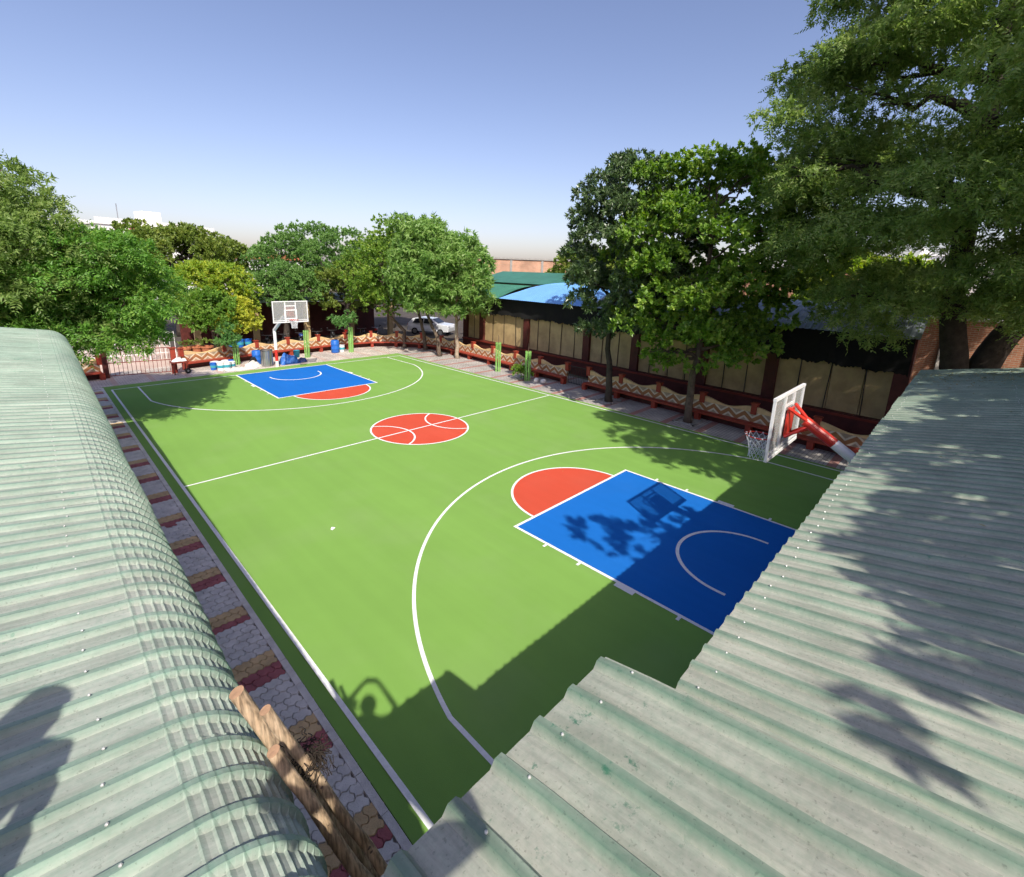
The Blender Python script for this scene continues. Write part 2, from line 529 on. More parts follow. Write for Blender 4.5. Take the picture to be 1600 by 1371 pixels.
# ------------------------------------------------------------------ mesh helpers
def link(o, parent=None):
    COL.objects.link(o)
    if parent is not None:
        o.parent = parent
    return o

class MB:
    def __init__(self):
        self.v, self.f, self.mi, self.uv = [], [], [], None
    def add(self, vs_, fs, mi=0):
        n = len(self.v)
        self.v += [tuple(p) for p in vs_]
        self.f += [tuple(i+n for i in q) for q in fs]
        self.mi += [mi]*len(fs)
        return self
    def box(self, c, s, rz=0.0, mi=0, mtx=None):
        x, y, z = s[0]/2, s[1]/2, s[2]/2
        pts = [(-x, -y, -z), (x, -y, -z), (x, y, -z), (-x, y, -z), (-x, -y, z), (x, -y, z), (x, y, z), (-x, y, z)]
        if mtx is not None:
            pts = [tuple(mtx @ Vector(p) + Vector(c)) for p in pts]
        else:
            ca, sa = math.cos(rz), math.sin(rz)
            pts = [(c[0]+p[0]*ca-p[1]*sa, c[1]+p[0]*sa+p[1]*ca, c[2]+p[2]) for p in pts]
        return self.add(pts, [(0, 3, 2, 1), (4, 5, 6, 7), (0, 1, 5, 4), (1, 2, 6, 5), (2, 3, 7, 6), (3, 0, 4, 7)], mi)
    def beam(self, p0, p1, w, h=None, mi=0):
        p0, p1 = Vector(p0), Vector(p1)
        d = p1-p0
        q = d.to_track_quat('X', 'Z').to_matrix()
        return self.box((p0+p1)/2, (d.length, w, h or w), mtx=q, mi=mi)
    def tube(self, path, rad, n=8, mi=0, cap=True):
        path = [Vector(p) for p in path]
        if not isinstance(rad, (list, tuple)):
            rad = [rad]*len(path)
        vs_, fs = [], []
        prev = None
        for i, p in enumerate(path):
            d = (path[min(i+1, len(path)-1)]-path[max(i-1, 0)])
            if d.length < 1e-9:
                d = Vector((0, 0, 1))
            d.normalize()
            if prev is None:
                a = d.orthogonal().normalized()
            else:
                a = (prev-d*prev.dot(d))
                a = a.normalized() if a.length > 1e-6 else d.orthogonal().normalized()
            prev = a
            b = d.cross(a)
            for k in range(n):
                t = 2*math.pi*k/n
                vs_.append(p+(a*math.cos(t)+b*math.sin(t))*rad[i])
        for i in range(len(path)-1):
            for k in range(n):
                k2 = (k+1) % n
                fs.append((i*n+k, i*n+k2, (i+1)*n+k2, (i+1)*n+k))
        if cap:
            fs.append(tuple(reversed(range(n))))
            fs.append(tuple(range((len(path)-1)*n, len(path)*n)))
        return self.add(vs_, fs, mi)
    def lathe(self, prof, c=(0, 0, 0), n=16, mi=0):
        vs_, fs = [], []
        for r, z in prof:
            for k in range(n):
                t = 2*math.pi*k/n
                vs_.append((c[0]+r*math.cos(t), c[1]+r*math.sin(t), c[2]+z))
        for i in range(len(prof)-1):
            for k in range(n):
                k2 = (k+1) % n
                fs.append((i*n+k, i*n+k2, (i+1)*n+k2, (i+1)*n+k))
        fs.append(tuple(reversed(range(n))))
        fs.append(tuple(range((len(prof)-1)*n, len(prof)*n)))
        return self.add(vs_, fs, mi)
    def prism(self, poly, z0, z1, mi=0):
        n = len(poly)
        vs_ = [(x, y, z0) for x, y in poly]+[(x, y, z1) for x, y in poly]
        fs = [tuple(reversed(range(n))), tuple(range(n, 2*n))]+[(i, (i+1) % n, n+(i+1) % n, n+i) for i in range(n)]
        return self.add(vs_, fs, mi)
    def sheet(self, poly, z, mi=0):
        return self.add([(x, y, z) for x, y in poly], [tuple(range(len(poly)))], mi)
    def build(self, name, mats, parent=None, smooth=False, bevel=0.0):
        me = bpy.data.meshes.new(name)
        me.from_pydata(self.v, [], self.f)
        if not isinstance(mats, (list, tuple)):
            mats = [mats]
        for m_ in mats:
            me.materials.append(m_)
        me.polygons.foreach_set('material_index', self.mi)
        if smooth:
            me.polygons.foreach_set('use_smooth', [True]*len(self.f))
        me.update()
        o = bpy.data.objects.new(name, me)
        link(o, parent)
        if bevel:
            b = o.modifiers.new('bevel', 'BEVEL')
            b.width = bevel
            b.segments = 2
            b.limit_method = 'ANGLE'
        return o

def np_mesh(name, verts, faces4, mats, parent=None, smooth=False, attr=None, mi=None, uv=None):
    """fast mesh from numpy: verts (n,3), faces4 (m,4)"""
    me = bpy.data.meshes.new(name)
    me.vertices.add(len(verts))
    me.vertices.foreach_set('co', np.asarray(verts, np.float32).ravel())
    m_ = len(faces4)
    me.loops.add(m_*4)
    me.loops.foreach_set('vertex_index', np.asarray(faces4, np.int32).ravel())
    me.polygons.add(m_)
    me.polygons.foreach_set('loop_start', np.arange(0, m_*4, 4, dtype=np.int32))
    if not isinstance(mats, (list, tuple)):
        mats = [mats]
    for x in mats:
        me.materials.append(x)
    if mi is not None:
        me.polygons.foreach_set('material_index', np.asarray(mi, np.int32))
    me.polygons.foreach_set('use_smooth', np.full(m_, bool(smooth)))
    if attr is not None:
        a = me.attributes.new('pan', 'FLOAT', 'POINT')
        a.data.foreach_set('value', np.asarray(attr, np.float32))
    if uv is not None:
        l = me.uv_layers.new(name='UVMap')
        l.data.foreach_set('uv', np.asarray(uv, np.float32)[np.asarray(faces4).ravel()].ravel())
    me.update(calc_edges=True)
    me.validate()
    o = bpy.data.objects.new(name, me)
    return link(o, parent)

def tag(o, label=None, cat=None, group=None, kind=None):
    if label: o['label'] = label
    if cat: o['category'] = cat
    if group: o['group'] = group
    if kind: o['kind'] = kind
    return o

def thing(name, label, cat, loc=(0, 0, 0), rz=0.0, group=None):
    o = bpy.data.objects.new(name, None)
    o.empty_display_size = 0.2
    o.location = loc
    o.rotation_euler = (0, 0, rz)
    COL.objects.link(o)
    return tag(o, label, cat, group)

def copy_tree(o, parent=None):
    c = o.copy()
    COL.objects.link(c)
    if parent is not None:
        c.parent = parent
    for ch in list(o.children):
        copy_tree(ch, c)
    return c

# ================================================================== GROUND
W, L, R3, S3, KL, BO, KW, RC = 7.505, 13.18, 6.72, 6.56, 5.87, 1.63, 2.43, 1.27
gb = MB()
gb.sheet([(-2500, -2500), (2500, -2500), (2500, 2500), (-2500, 2500)], -0.06)
tag(gb.build('ground', M['ground']), kind='structure', label='bare earth ground around the court')

# forecourt behind the gate
tag(MB().sheet([(-14, 16.3), (-3.4, 16.3), (-3.0, 27), (-14, 27)], -0.03).build('forecourt', M['earth_pink']), kind='structure', label='pale pink forecourt behind the gate')

tag(MB().sheet([(-3.0, 18.5), (12.5, 18.6), (30, 10), (60, 70), (-3, 70)], -0.045).build('parking_yard', M['yard']), kind='structure', label='earth parking yard behind the far bench wall, tree shade put into its dark colour')
# paved strips
tag(MB().sheet([(7.3, -16), (11.2, -16), (12.3, 14.3), (7.3, 14.3)], -0.006).build('pavement_right', M['pav_right']), kind='structure', label='grey block pavement with red bands beside the benches')
tag(MB().sheet([(-9.6, 13.7), (7.3, 13.7), (7.3, 14.3), (12.3, 14.3), (12.3, 20), (-9.6, 17.2)], -0.010).build('pavement_far', M['pav_far']), kind='structure', label='pale block pavement at the far end of the court')
pavL = tag(MB().sheet([(-12.5, -15), (-7.6, -15), (-7.6, 13.75), (-12.5, 13.75)], -0.034).build('pavement_left', M['joint']), kind='structure', label='paver strip of grey, ochre and maroon blocks beside the green shed roof')

# court slab and paint
court = tag(MB().prism([(-7.72, -14.0), (7.72, -14.0), (7.95, 14.15), (-7.78, 14.05)], -0.05, 0.0).build('court_surface', M['green']), kind='structure', label='green painted basketball court surface')
LW = 0.032          # half line width
def strip(pts, hw, z, name='court_line', m=None):
    """painted line along a polyline, mitred"""
    pts = [Vector((p[0], p[1])) for p in pts]
    n = len(pts)
    closed = (pts[0]-pts[-1]).length < 1e-6
    vs_ = []
    for i in range(n):
        if closed and i in (0, n-1):
            d0, d1 = (pts[0]-pts[n-2]).normalized(), (pts[1]-pts[0]).normalized()
        else:
            d0 = (pts[i]-pts[i-1]).normalized() if i else None
            d1 = (pts[i+1]-pts[i]).normalized() if i < n-1 else None
            d0 = d0 or d1
            d1 = d1 or d0
        t = (d0+d1).normalized()
        nn = Vector((-t.y, t.x))
        k = hw/max(0.3, abs(nn.dot(Vector((-d0.y, d0.x)))))
        vs_ += [(*(pts[i]+nn*k), z), (*(pts[i]-nn*k), z)]
    b = MB()
    b.add(vs_, [(2*i, 2*i+1, 2*i+3, 2*i+2) for i in range(n-1)])
    return b.build(name, m or M['line'], court)
def arc(cx, cy, r, a0, a1, n):
    return [(cx+r*math.cos(a0+(a1-a0)*i/n), cy+r*math.sin(a0+(a1-a0)*i/n)) for i in range(n+1)]
Z1, Z2, Z3 = 0.004, 0.008, 0.012
MB().sheet(arc(0, 0, 1.8, 0, 2*math.pi, 96)[:-1], Z1).build('center_circle_paint', M['red'], court)
strip(arc(0, 0, 1.78, 0, 2*math.pi, 96), LW, Z3, 'center_circle_line')
strip([(-W, 0), (W, 0)], LW, Z2, 'halfway_line')
for s in (-1, 1):
    a = math.atan2(1.2, 0.533)
    strip([(s*(1.833-1.313*math.cos(t)), 1.313*math.sin(t)) for t in np.linspace(-a, a, 30)], LW*0.95, Z3+0.002, 'ball_seam_line')
strip([(-W, -L), (-W, L), (W, L), (W, -L), (-W, -L)], 0.036, Z3+0.004, 'boundary_line')
for s in (-1, 1):
    k = lambda y: s*(-L+y)          # y measured from that end's baseline
    MB().sheet([(-KW, k(0)), (KW, k(0)), (KW, k(KL)), (-KW, k(KL))][::-s], Z1).build('key_paint', M['blue'], court)
    strip([(-KW, k(0)), (-KW, k(KL)), (KW, k(KL)), (KW, k(0))], LW*1.1, Z2, 'key_line')
    cp = [(x, k(KL+y)) for x, y in arc(0, 0, 1.8, 0, math.pi, 48)]
    MB().sheet(cp if s < 0 else cp, Z1).build('free_throw_paint', M['red'], court)
    strip([(x, k(KL+y)) for x, y in arc(0, 0, 1.78, 0, math.pi, 48)], LW, Z3, 'free_throw_line')
    y3 = math.sqrt(R3*R3-S3*S3)
    a0 = math.atan2(y3, S3)
    tp = [(S3, k(0))]+[(R3*math.cos(t), k(BO+R3*math.sin(t))) for t in np.linspace(a0, math.pi-a0, 90)]+[(-S3, k(0))]
    strip(tp, LW*1.05, Z2, 'three_point_line')
    strip([(RC, k(BO-0.15))]+[(x, k(BO+y)) for x, y in arc(0, 0, RC, 0, math.pi, 40)]+[(-RC, k(BO-0.15))], LW*1.15, Z3, 'charge_arc_line')
    for sx in (-1, 1):
        x0 = sx*(KW+0.03)
        for (ya, yb) in ((1.78, 1.84), (2.69, 3.1), (3.94, 4.0), (4.85, 4.91)):
            MB().sheet([(x0, k(ya)), (x0+sx*0.12, k(ya)), (x0+sx*0.12, k(yb)), (x0, k(yb))], Z3).build('lane_mark', M['line'], court)

# interlocking pavers of the left strip: zigzag blocks
PX, PY = 0.2, 0.152
def paver_mesh(m_, name):
    w_ = [(0, 0), (0.125, 0.11), (0.375, -0.11), (0.5, 0), (0.625, 0.11), (0.875, -0.11)]
    poly = w_+[(1, 0), (1.08, 0.33), (0.92, 0.67), (1, 1)]+[(x, 1+y) for x, y in w_[:0:-1]]+[(0, 1), (-0.08, 0.67), (0.08, 0.33)]
    poly = [((x-0.5)*PX*0.97, (y-0.5)*PY*0.955) for x, y in poly]
    b = MB()
    n = len(poly)
    inner = [(x*0.955, y*0.93) for x, y in poly]
    b.add([(x, y, -0.034) for x, y in poly]+[(x, y, -0.008) for x, y in poly]+[(x, y, 0.0) for x, y in inner],
          [(i, (i+1) % n, n+(i+1) % n, n+i) for i in range(n)]+[(n+i, n+(i+1) % n, 2*n+(i+1) % n, 2*n+i) for i in range(n)]+[tuple(range(2*n, 3*n))])
    me = bpy.data.meshes.new(name)
    me.from_pydata(b.v, [], b.f)
    me.materials.append(m_)
    me.update()
    return me, b
pav = {k: paver_mesh(M[k], 'paver') for k in ('pav_grey', 'pav_yellow', 'pav_red')}
rest = {k: ([], []) for k in pav}
count = 0
iy = 0
y = -13.4
while y < 13.6:
    x = -9.84+(iy % 2)*0.1
    ph = ((y+9.2+0.03*math.sin(y*3)) % 1.47)
    key = 'pav_red' if (ph < 0.13 or ph > 1.34) else ('pav_yellow' if ph < 0.45 else 'pav_grey')
    while x < -7.80:
        k2 = key
        if key == 'pav_grey' and ph > 1.30 and random.random() < 0.2: k2 = 'pav_red'
        dz = random.uniform(-0.004, 0.002)
        near = count < 300 and y > -11.9 and x > -9.25
        if near:
            o = bpy.data.objects.new('paver', pav[k2][0])
            o.location = (x, y, dz)
            o.rotation_euler = (random.uniform(-.012, .012), random.uniform(-.012, .012), random.uniform(-.015, .015))
            link(o, pavL)
            count += 1
        else:
            b = pav[k2][1]
            vv, ff = rest[k2]
            n = len(vv)
            vv += [(vx+x, vy+y, vz+dz) for vx, vy, vz in b.v]
            ff += [tuple(i+n for i in q) for q in b.f]
        x += PX
    y += PY
    iy += 1
for k, (vv, ff) in rest.items():
    if not vv: continue
    b = MB()
    b.v, b.f, b.mi = vv, ff, [0]*len(ff)
    tag(b.build('pavers', M[k], pavL), kind='stuff')

yy = -13.4
while yy < 13.6:
    MB().box((-7.784, yy+0.29, -0.014), (0.09, 0.572, 0.042+random.uniform(-.004, .004))).build('edging', M['pav_grey'], pavL)
    yy += 0.58

# ================================================================== SHEDS WITH SHEET ROOFS
def profile(pitch, nrib, h, pan_w=0.62, top=0.16):
    """trapezoid sheet profile over nrib ribs: list of (t, height, pan)"""
    out = []
    fl = (1-pan_w-top)/2
    for i in range(nrib):
        o = i*pitch
        out += [(o, 0, 1.0), (o+pan_w*pitch*0.5, 0.0012, 1.0), (o+pan_w*pitch, 0, 0.95), (o+(pan_w+fl)*pitch, h, 0.38), (o+(pan_w+fl+top)*pitch, h, 0.6)]
    out.append((nrib*pitch, 0, 0.9))
    out.append((nrib*pitch+0.02, 0.002, 0.9))
    return out

# --- left shed: rows of ribbed sheets bending down at the eave in a crimped curve
shedL = thing('shed', 'long shed with dusty pale green ribbed roof curling down at the eave, left', 'shed', (-12, -5, 0))
def kid(o, root):
    o.parent = root
    o.matrix_parent_inverse = root.matrix_world.inverted() if False else Matrix.Translation(-Vector(root.location))
    return o
BX, BZ, RB, SL = -9.60, 3.85, 0.42, 0.155
PIT = 0.176
ang0 = math.atan(SL)
cx_, cz_ = BX-RB*math.sin(ang0), BZ-RB*math.cos(ang0)
def left_rail():
    """points along the slope: (x, z, nx, nz, crimp)"""
    pts = []
    for x in np.linspace(-16.5, BX-0.02, 9):
        pts.append((x, BZ+SL*(BX-x), math.sin(ang0), math.cos(ang0), 0.0))
    nc = 13
    a1 = math.radians(100)
    for i in range(nc):
        for sub, cr_ in ((0.0, 0.0), (0.16, 1.0), (0.55, 0.15)):
            t = ang0+(a1-ang0)*(i+sub)/nc
            pts.append((cx_+RB*math.sin(t), cz_+RB*math.cos(t), math.sin(t), math.cos(t), cr_))
    t = a1
    xe, ze = cx_+RB*math.sin(t), cz_+RB*math.cos(t)
    pts.append((xe-0.03, ze-0.16, math.sin(t), math.cos(t), 0.0))
    return pts
railL = left_rail()
NR = 6
Y0L, Y1L = -14.2, 3.3
ns = int((Y1L-Y0L)/(NR*PIT))
screws = MB()
for s_ in range(ns+1):
    ys = Y0L+s_*NR*PIT
    pr = profile(PIT, NR, 0.03)
    vs_, at_ = [], []
    jz = random.uniform(-0.002, 0.003)
    for (x, z, nx, nz, c_) in railL:
        for (t, h, pn) in pr:
            yy = ys+t
            depth = h*(1+0.12*math.sin(yy*37.0+x*1.9))+jz+(0.004 if s_ % 2 else 0.0)+0.0022*math.sin(x*3.1+yy*2.3)
            if c_ and h < 0.01:
                depth += 0.009*c_
            elif c_:
                depth -= 0.002*c_
            vs_.append((x+nx*depth+0.013*(yy+12), yy, z+nz*depth))
            at_.append(max(pn, 0.52)*(0.9 if c_ == 0 else (1.0 if c_ < 0.5 else 0.72)))
    npr = len(pr)
    fs = [(i*npr+j, i*npr+j+1, (i+1)*npr+j+1, (i+1)*npr+j) for i in range(len(railL)-1) for j in range(npr-1)]
    o = np_mesh('roof_sheet', np.array(vs_), np.array(fs)[:, ::-1], M['roofL'], None, attr=at_)
    kid(link_o := o, shedL)
    sm = o.modifiers.new('thick', 'SOLIDIFY')
    sm.thickness = 0.0015
    for i in range(NR):
        yy = ys+i*PIT+PIT*0.81
        for xx in (-9.80, -11.0, -12.4):
            if random.random() < 0.15: continue
            jx = xx+random.uniform(-.012, .012)
            zz = BZ+SL*(BX-jx)+0.034
            screws.lathe([(0.0065, 0), (0.0065, 0.004), (0.003, 0.008)], (jx+0.013*(yy+12), yy, zz), 6)
kid(tag(screws.build('roof_screws', M['screw']), kind='stuff'), shedL)
b = MB()
for yy in np.arange(-13.4, 3.2, 2.7):
    b.beam((-9.75, yy, 3.55), (-16.3, yy, 4.56), 0.06, 0.1)
kid(b.build('rafters', M['darkmetal']), shedL)
for yy in np.arange(-13.4, 3.2, 2.7):
    kid(MB().tube([(-9.85, yy, -0.05), (-9.85, yy, 3.55)], 0.045, 8).build('post', M['darkmetal']), shedL)
    kid(MB().tube([(-16.0, yy, -0.05), (-16.0, yy, 4.55)], 0.045, 8).build('post', M['darkmetal']), shedL)
kid(MB().box((-13.0, 3.1, 1.9), (6.4, 0.15, 3.8)).build('end_wall', M['panel']), shedL)
kid(MB().box((-16.2, -5.3, 2.2), (0.15, 17.6, 4.4)).build('back_wall', M['panel']), shedL)

# --- right shed in front of the near baseline
def flat_shed(root, x0, x1, yf, yb, z0, slope, pitch, h, m_, per=6, screw_rows=(0.12, 1.55, 3.2)):
    n = int(math.ceil((x1-x0)/(per*pitch)))
    sc_ = MB()
    for s_ in range(n):
        xs = x0+s_*per*pitch
        pr = profile(pitch, per, h)
        yy0 = yf+random.uniform(-0.012, 0.012)
        vs_, at_ = [], []
        ys = np.linspace(yy0, yb, 14)
        jz = 0.003*(s_ % 2)+random.uniform(-0.001, 0.001)
        for q, y_ in enumerate(ys):
            sag = 0.004*math.sin(q*1.3+s_)+0.003*math.sin(q*2.9+s_*2.1)
            for (t, hh, pn) in pr:
                vs_.append((xs+t, y_, z0+slope*(yf-y_)+hh+jz+sag))
                at_.append(pn)
        npr = len(pr)
        fs = [(i*npr+j, i*npr+j+1, (i+1)*npr+j+1, (i+1)*npr+j) for i in range(len(ys)-1) for j in range(npr-1)]
        o = np_mesh('roof_sheet', np.array(vs_), np.array(fs)[:, ::-1], m_, None, attr=at_)
        kid(o, root)
        sm = o.modifiers.new('thick', 'SOLIDIFY')
        sm.thickness = 0.0018
        for i in range(per):
            for r_ in screw_rows:
                if random.random() < 0.12: continue
                xx = xs+i*pitch+pitch*0.81+random.uniform(-.006, .006)
                y_ = yf-r_+random.uniform(-.02, .02)
                sc_.lathe([(0.0065, 0), (0.0065, 0.004), (0.003, 0.008)], (xx, y_, z0+slope*(yf-y_)+h+0.004), 6)
    kid(tag(sc_.build('roof_screws', M['screw']), kind='stuff'), root)
shedR = thing('shed', 'low shed with olive green ribbed roof beyond the near baseline, right', 'shed', (-1, -16, 0))
flat_shed(shedR, -8.55, 5.6, -13.33, -19.0, 3.65, 0.2, 0.1752, 0.028, M['roofR'])
for xx in np.arange(-7.6, 5.5, 2.6):
    kid(MB().tube([(xx, -13.9, -0.05), (xx, -13.9, 3.72)], 0.04, 8).build('post', M['darkmetal']), shedR)
kid(MB().box((-1.4, -13.9, 3.70), (14, 0.06, 0.06)).build('purlin', M['darkmetal']), shedR)
kid(MB().box((-1.4, -18.6, 2.3), (14, 0.2, 4.6)).build('back_wall', M['panel']), shedR)
kid(MB().box((5.5, -16.3, 1.85), (0.12, 4.4, 3.7)).build('end_wall', M['panel']), shedR)
shedO = thing('roof_canopy', 'higher olive green ribbed roof sheet overlapping the right shed corner, scuffed green paint', 'roof', (-9, -15, 0))
flat_shed(shedO, -8.04-0.222*7, -8.05, -13.14, -16.2, 4.02, 0.2, 0.222, 0.034, M['roofO'], per=7, screw_rows=(0.16, 1.4))
kid(MB().tube([(-9.58, -13.4, 4.035), (-8.1, -13.4, 4.035)], 0.03, 8).build('purlin', M['darkmetal']), shedO)
kid(MB().tube([(-9.45, -13.9, -0.05), (-9.45, -13.9, 4.12)], 0.045, 8).build('post', M['darkmetal']), shedO)
kid(MB().tube([(-8.2, -13.9, -0.05), (-8.2, -13.9, 4.12)], 0.045, 8).build('post', M['darkmetal']), shedO)

# terrace behind the camera on which the two people stand
terr = thing('terrace_building', 'cement terrace behind the camera between the two sheds', 'building', (-12, -17, 0))
kid(MB().box((-12.85, -16.9, 1.98), (6.1, 5.0, 3.98)).build('wall', M['grey']), terr)
kid(MB().box((-12.85, -16.9, 4.02), (6.3, 5.2, 0.1)).build('roof_slab', M['grey']), terr)

# poles lying on the left eave
def log(p0, p1, r0, r1, label, hollow=False):
    p0, p1 = Vector(p0), Vector(p1)
    n = 22
    path = [p0.lerp(p1, i/n)+Vector((random.uniform(-.006, .006), random.uniform(-.006, .006), random.uniform(-.006, .006))) for i in range(n+1)]
    rad = [(r0+(r1-r0)*i/n)*(1+0.05*math.sin(i*0.9+r0*90)+random.uniform(-.035, .035)) for i in range(n+1)]
    rad[0] *= 0.94
    root = thing('wooden_pole', label, 'pole', p0, 0, 'peeled poles on the left eave')
    o = MB().tube(path, rad, 14, cap=False).build('shaft', M['wood'], smooth=True)
    kid(o, root)
    d = (p1-p0).normalized()
    c = MB().tube([path[0]-d*0.001, path[0]+d*0.012], rad[0]*0.99, 14).build('cut_end', M['woodend'])
    kid(c, root)
    for k in range(3):
        t = random.uniform(0.15, 0.8)
        q = p0.lerp(p1, t*0.5)+Vector((-0.35, -0.35, 0.87)).normalized()*rad[int(t*n)]*0.9
        kid(MB().tube([q, q+Vector((random.uniform(-.01, .01), -0.012, 0.012))], [0.011, 0.006], 8).build('knot', M['bark']), root)
    return root
log((-9.345, -12.10, 3.985), (-8.0, -12.45, 0.03), 0.033, 0.040, 'longest peeled wooden pole leaning against the left eave')
log((-9.277, -12.24, 3.95), (-7.92, -12.72, 0.03), 0.025, 0.032, 'thinner peeled wooden pole on the outer side of the leaning bundle')
log((-9.296, -12.36, 3.85), (-8.06, -12.86, 0.03), 0.029, 0.036, 'shortest peeled wooden pole of the leaning bundle, nearest the camera')
b = MB()
for k in range(170):
    p = Vector((-9.11+random.gauss(0, .03), -12.27+random.gauss(0, .045), 3.58+random.gauss(0, .03)))
    q = [p]
    d = Vector((random.uniform(-1, 1), random.uniform(-1, 1), random.uniform(-1, .4)))
    for j in range(4):
        d += Vector((random.uniform(-1, 1), random.uniform(-1, 1), random.uniform(-1, .6)))*0.9
        q.append(q[-1]+d.normalized()*0.018)
    b.tube(q, 0.0022, 4, cap=False)
tag(b.build('rope_tangle', M['fibre']), 'dark tangle of coir fibre tied round the wooden poles', 'rope')

# ================================================================== BENCH WALLS
WALLTOP = 1.1
def bench(name, label, pts, closed_ends=True):
    """bench wall along pillar points (list of (x,y)); court lies to the left of the walking direction"""
    root = thing(name, label, 'bench wall', (pts[0][0], pts[0][1], 0), 0, 'painted bench walls round the court')
    u0 = 0.0
    P = [Vector((p[0], p[1])) for p in pts]
    def nrm(i):
        a = P[max(i-1, 0)]
        c = P[min(i+1, len(P)-1)]
        t = (c-a).normalized()
        return Vector((-t.y, t.x))         # towards the court
    for i in range(len(P)-1):
        a, c = P[i], P[i+1]
        ln = (c-a).length
        n = 18
        vs_, uvs, fs = [], [], []
        na, nc = nrm(i), nrm(i+1)
        for j in range(n+1):
            t = j/n
            q = a.lerp(c, t)
            nn = na.lerp(nc, t).normalized()
            s_ = abs(2*t-1)
            top = 0.80+0.19*(0.5-0.5*math.cos(math.pi*min(1, s_*1.05)))
            for (off, z) in ((0, 0.30), (0, 0.55), (0, top-0.015), (-0.02, top), (-0.10, top), (-0.12, top-0.015), (-0.12, -0.05)):
                p = q+nn*off
                vs_.append((p.x, p.y, z))
                uvs.append((u0+t*ln, z))
        m_ = 7
        for j in range(n):
            for k in range(m_-1):
                fs.append((j*m_+k, (j+1)*m_+k, (j+1)*m_+k+1, j*m_+k+1))
        # lower front, set back under the seat
        o = np_mesh('wall_panel', np.array(vs_), np.array(fs), M['zigzag'], None, uv=uvs)
        kid(o, root)
        b = MB()
        pa, pc = a+na*-0.01, c+nc*-0.01
        b.add([(*pa, -0.05), (*pc, -0.05), (*pc, 0.34), (*pa, 0.34)], [(0, 1, 2, 3)])
        kid(b.build('lower_wall', M['darkmaroon']), root)
        # seat slab
        sa, sc2 = a+na*0.40, c+nc*0.40
        poly = [(a.x, a.y), (c.x, c.y), (sc2.x, sc2.y), (sa.x, sa.y)]
        kid(MB().prism(poly, 0.30, 0.375).build('seat', M['pillar']), root)
        u0 += ln
    for i in range(len(P)):
        nn = nrm(i)
        rz = math.atan2(nn.y, nn.x)
        kid(MB().box((P[i].x-nn.x*0.055, P[i].y-nn.y*0.055, 0.90), (0.20, 0.21, 0.42), rz).box((P[i].x-nn.x*0.055, P[i].y-nn.y*0.055, 1.125), (0.26, 0.27, 0.035), rz).build('pillar', M['pillar']), root)
        lx, ly = P[i].x+nn.x*0.24, P[i].y+nn.y*0.24
        kid(MB().box((lx, ly, 0.125), (0.24, 0.20, 0.35), rz).build('leg', M['pillar']), root)
    return root
xw = lambda y_: 10.16+0.0726*y_
near_pts = [(xw(y_), y_) for y_ in (-12.9, -10.75, -8.6, -6.5, -4.43, -2.38, -0.36)]
bench('bench_wall', 'nearer painted bench wall behind the two dark trees, ending at the small gate', near_pts)
corner = [(xw(1.12), 1.12), (xw(3.2), 3.2), (xw(5.3), 5.3), (xw(7.45), 7.45), (xw(9.55), 9.55), (10.98, 11.5), (11.0, 13.2), (10.65, 15.1), (9.6, 16.8), (8.0, 17.75), (6.1, 18.0), (4.1, 17.9), (2.0, 17.7), (0.0, 17.35), (-1.9, 16.95), (-4.1, 16.5)]
bench('bench_wall', 'long painted bench wall curving round the far right corner of the court', corner)
bench('bench_wall', 'short shaded bench wall left of the entrance gate', [(-7.55, 16.2), (-9.2, 16.1), (-11.0, 16.0)])

# small gate between the two right benches
g = thing('gate', 'small dark bar gate between the two right bench walls', 'gate', (xw(0.4), 0.4, 0))
for yy in np.linspace(-0.18, 0.95, 11):
    kid(MB().tube([(xw(yy)-0.02, yy, 0.05), (xw(yy)-0.02, yy, 1.0)], 0.012, 6).build('bar', M['darkmetal']), g)
for zz in (0.1, 0.55, 1.0):
    kid(MB().beam((xw(-0.2)-0.02, -0.2, zz), (xw(0.97)-0.02, 0.97, zz), 0.03).build('rail', M['darkmetal']), g)

# entrance gate at the far left
g = thing('entrance_gate', 'wide thin maroon bar gate at the far left corner of the court', 'gate', (-6, 16.2, 0))
gy = lambda x_: 15.75+(-4.75-x_)*0.18
xs = np.linspace(-7.2, -4.8, 15)
for x_ in xs:
    kid(MB().tube([(x_, gy(x_), 0.06), (x_, gy(x_), 1.35)], 0.011, 6).build('bar', M['maroon']), g)
for zz in (0.08, 0.72, 1.36):
    kid(MB().beam((-7.25, gy(-7.25), zz), (-4.75, gy(-4.75), zz), 0.035).build('rail', M['maroon']), g)
for x_ in (-7.35, -4.62):
    kid(MB().box((x_, gy(x_), 0.62), (0.22, 0.22, 1.35)).box((x_, gy(x_), 1.32), (0.3, 0.3, 0.06)).build('gate_post', M['pillar'] if x_ > -5 else M['darkmaroon']), g)

# railing behind the entrance
g = thing('railing', 'white steel railing behind the entrance gate', 'railing', (-5, 20, 0))
for x_ in np.linspace(-9.5, -3.6, 24):
    kid(MB().tube([(x_, 20.6, -0.03), (x_, 20.6, 1.6)], 0.018 if int((x_+9.5)*4) % 6 else 0.035, 6).build('bar', M['steelwhite']), g)
for zz in (0.35, 1.55):
    kid(MB().beam((-9.5, 20.6, zz), (-3.6, 20.6, zz), 0.04).build('rail', M['steelwhite']), g)

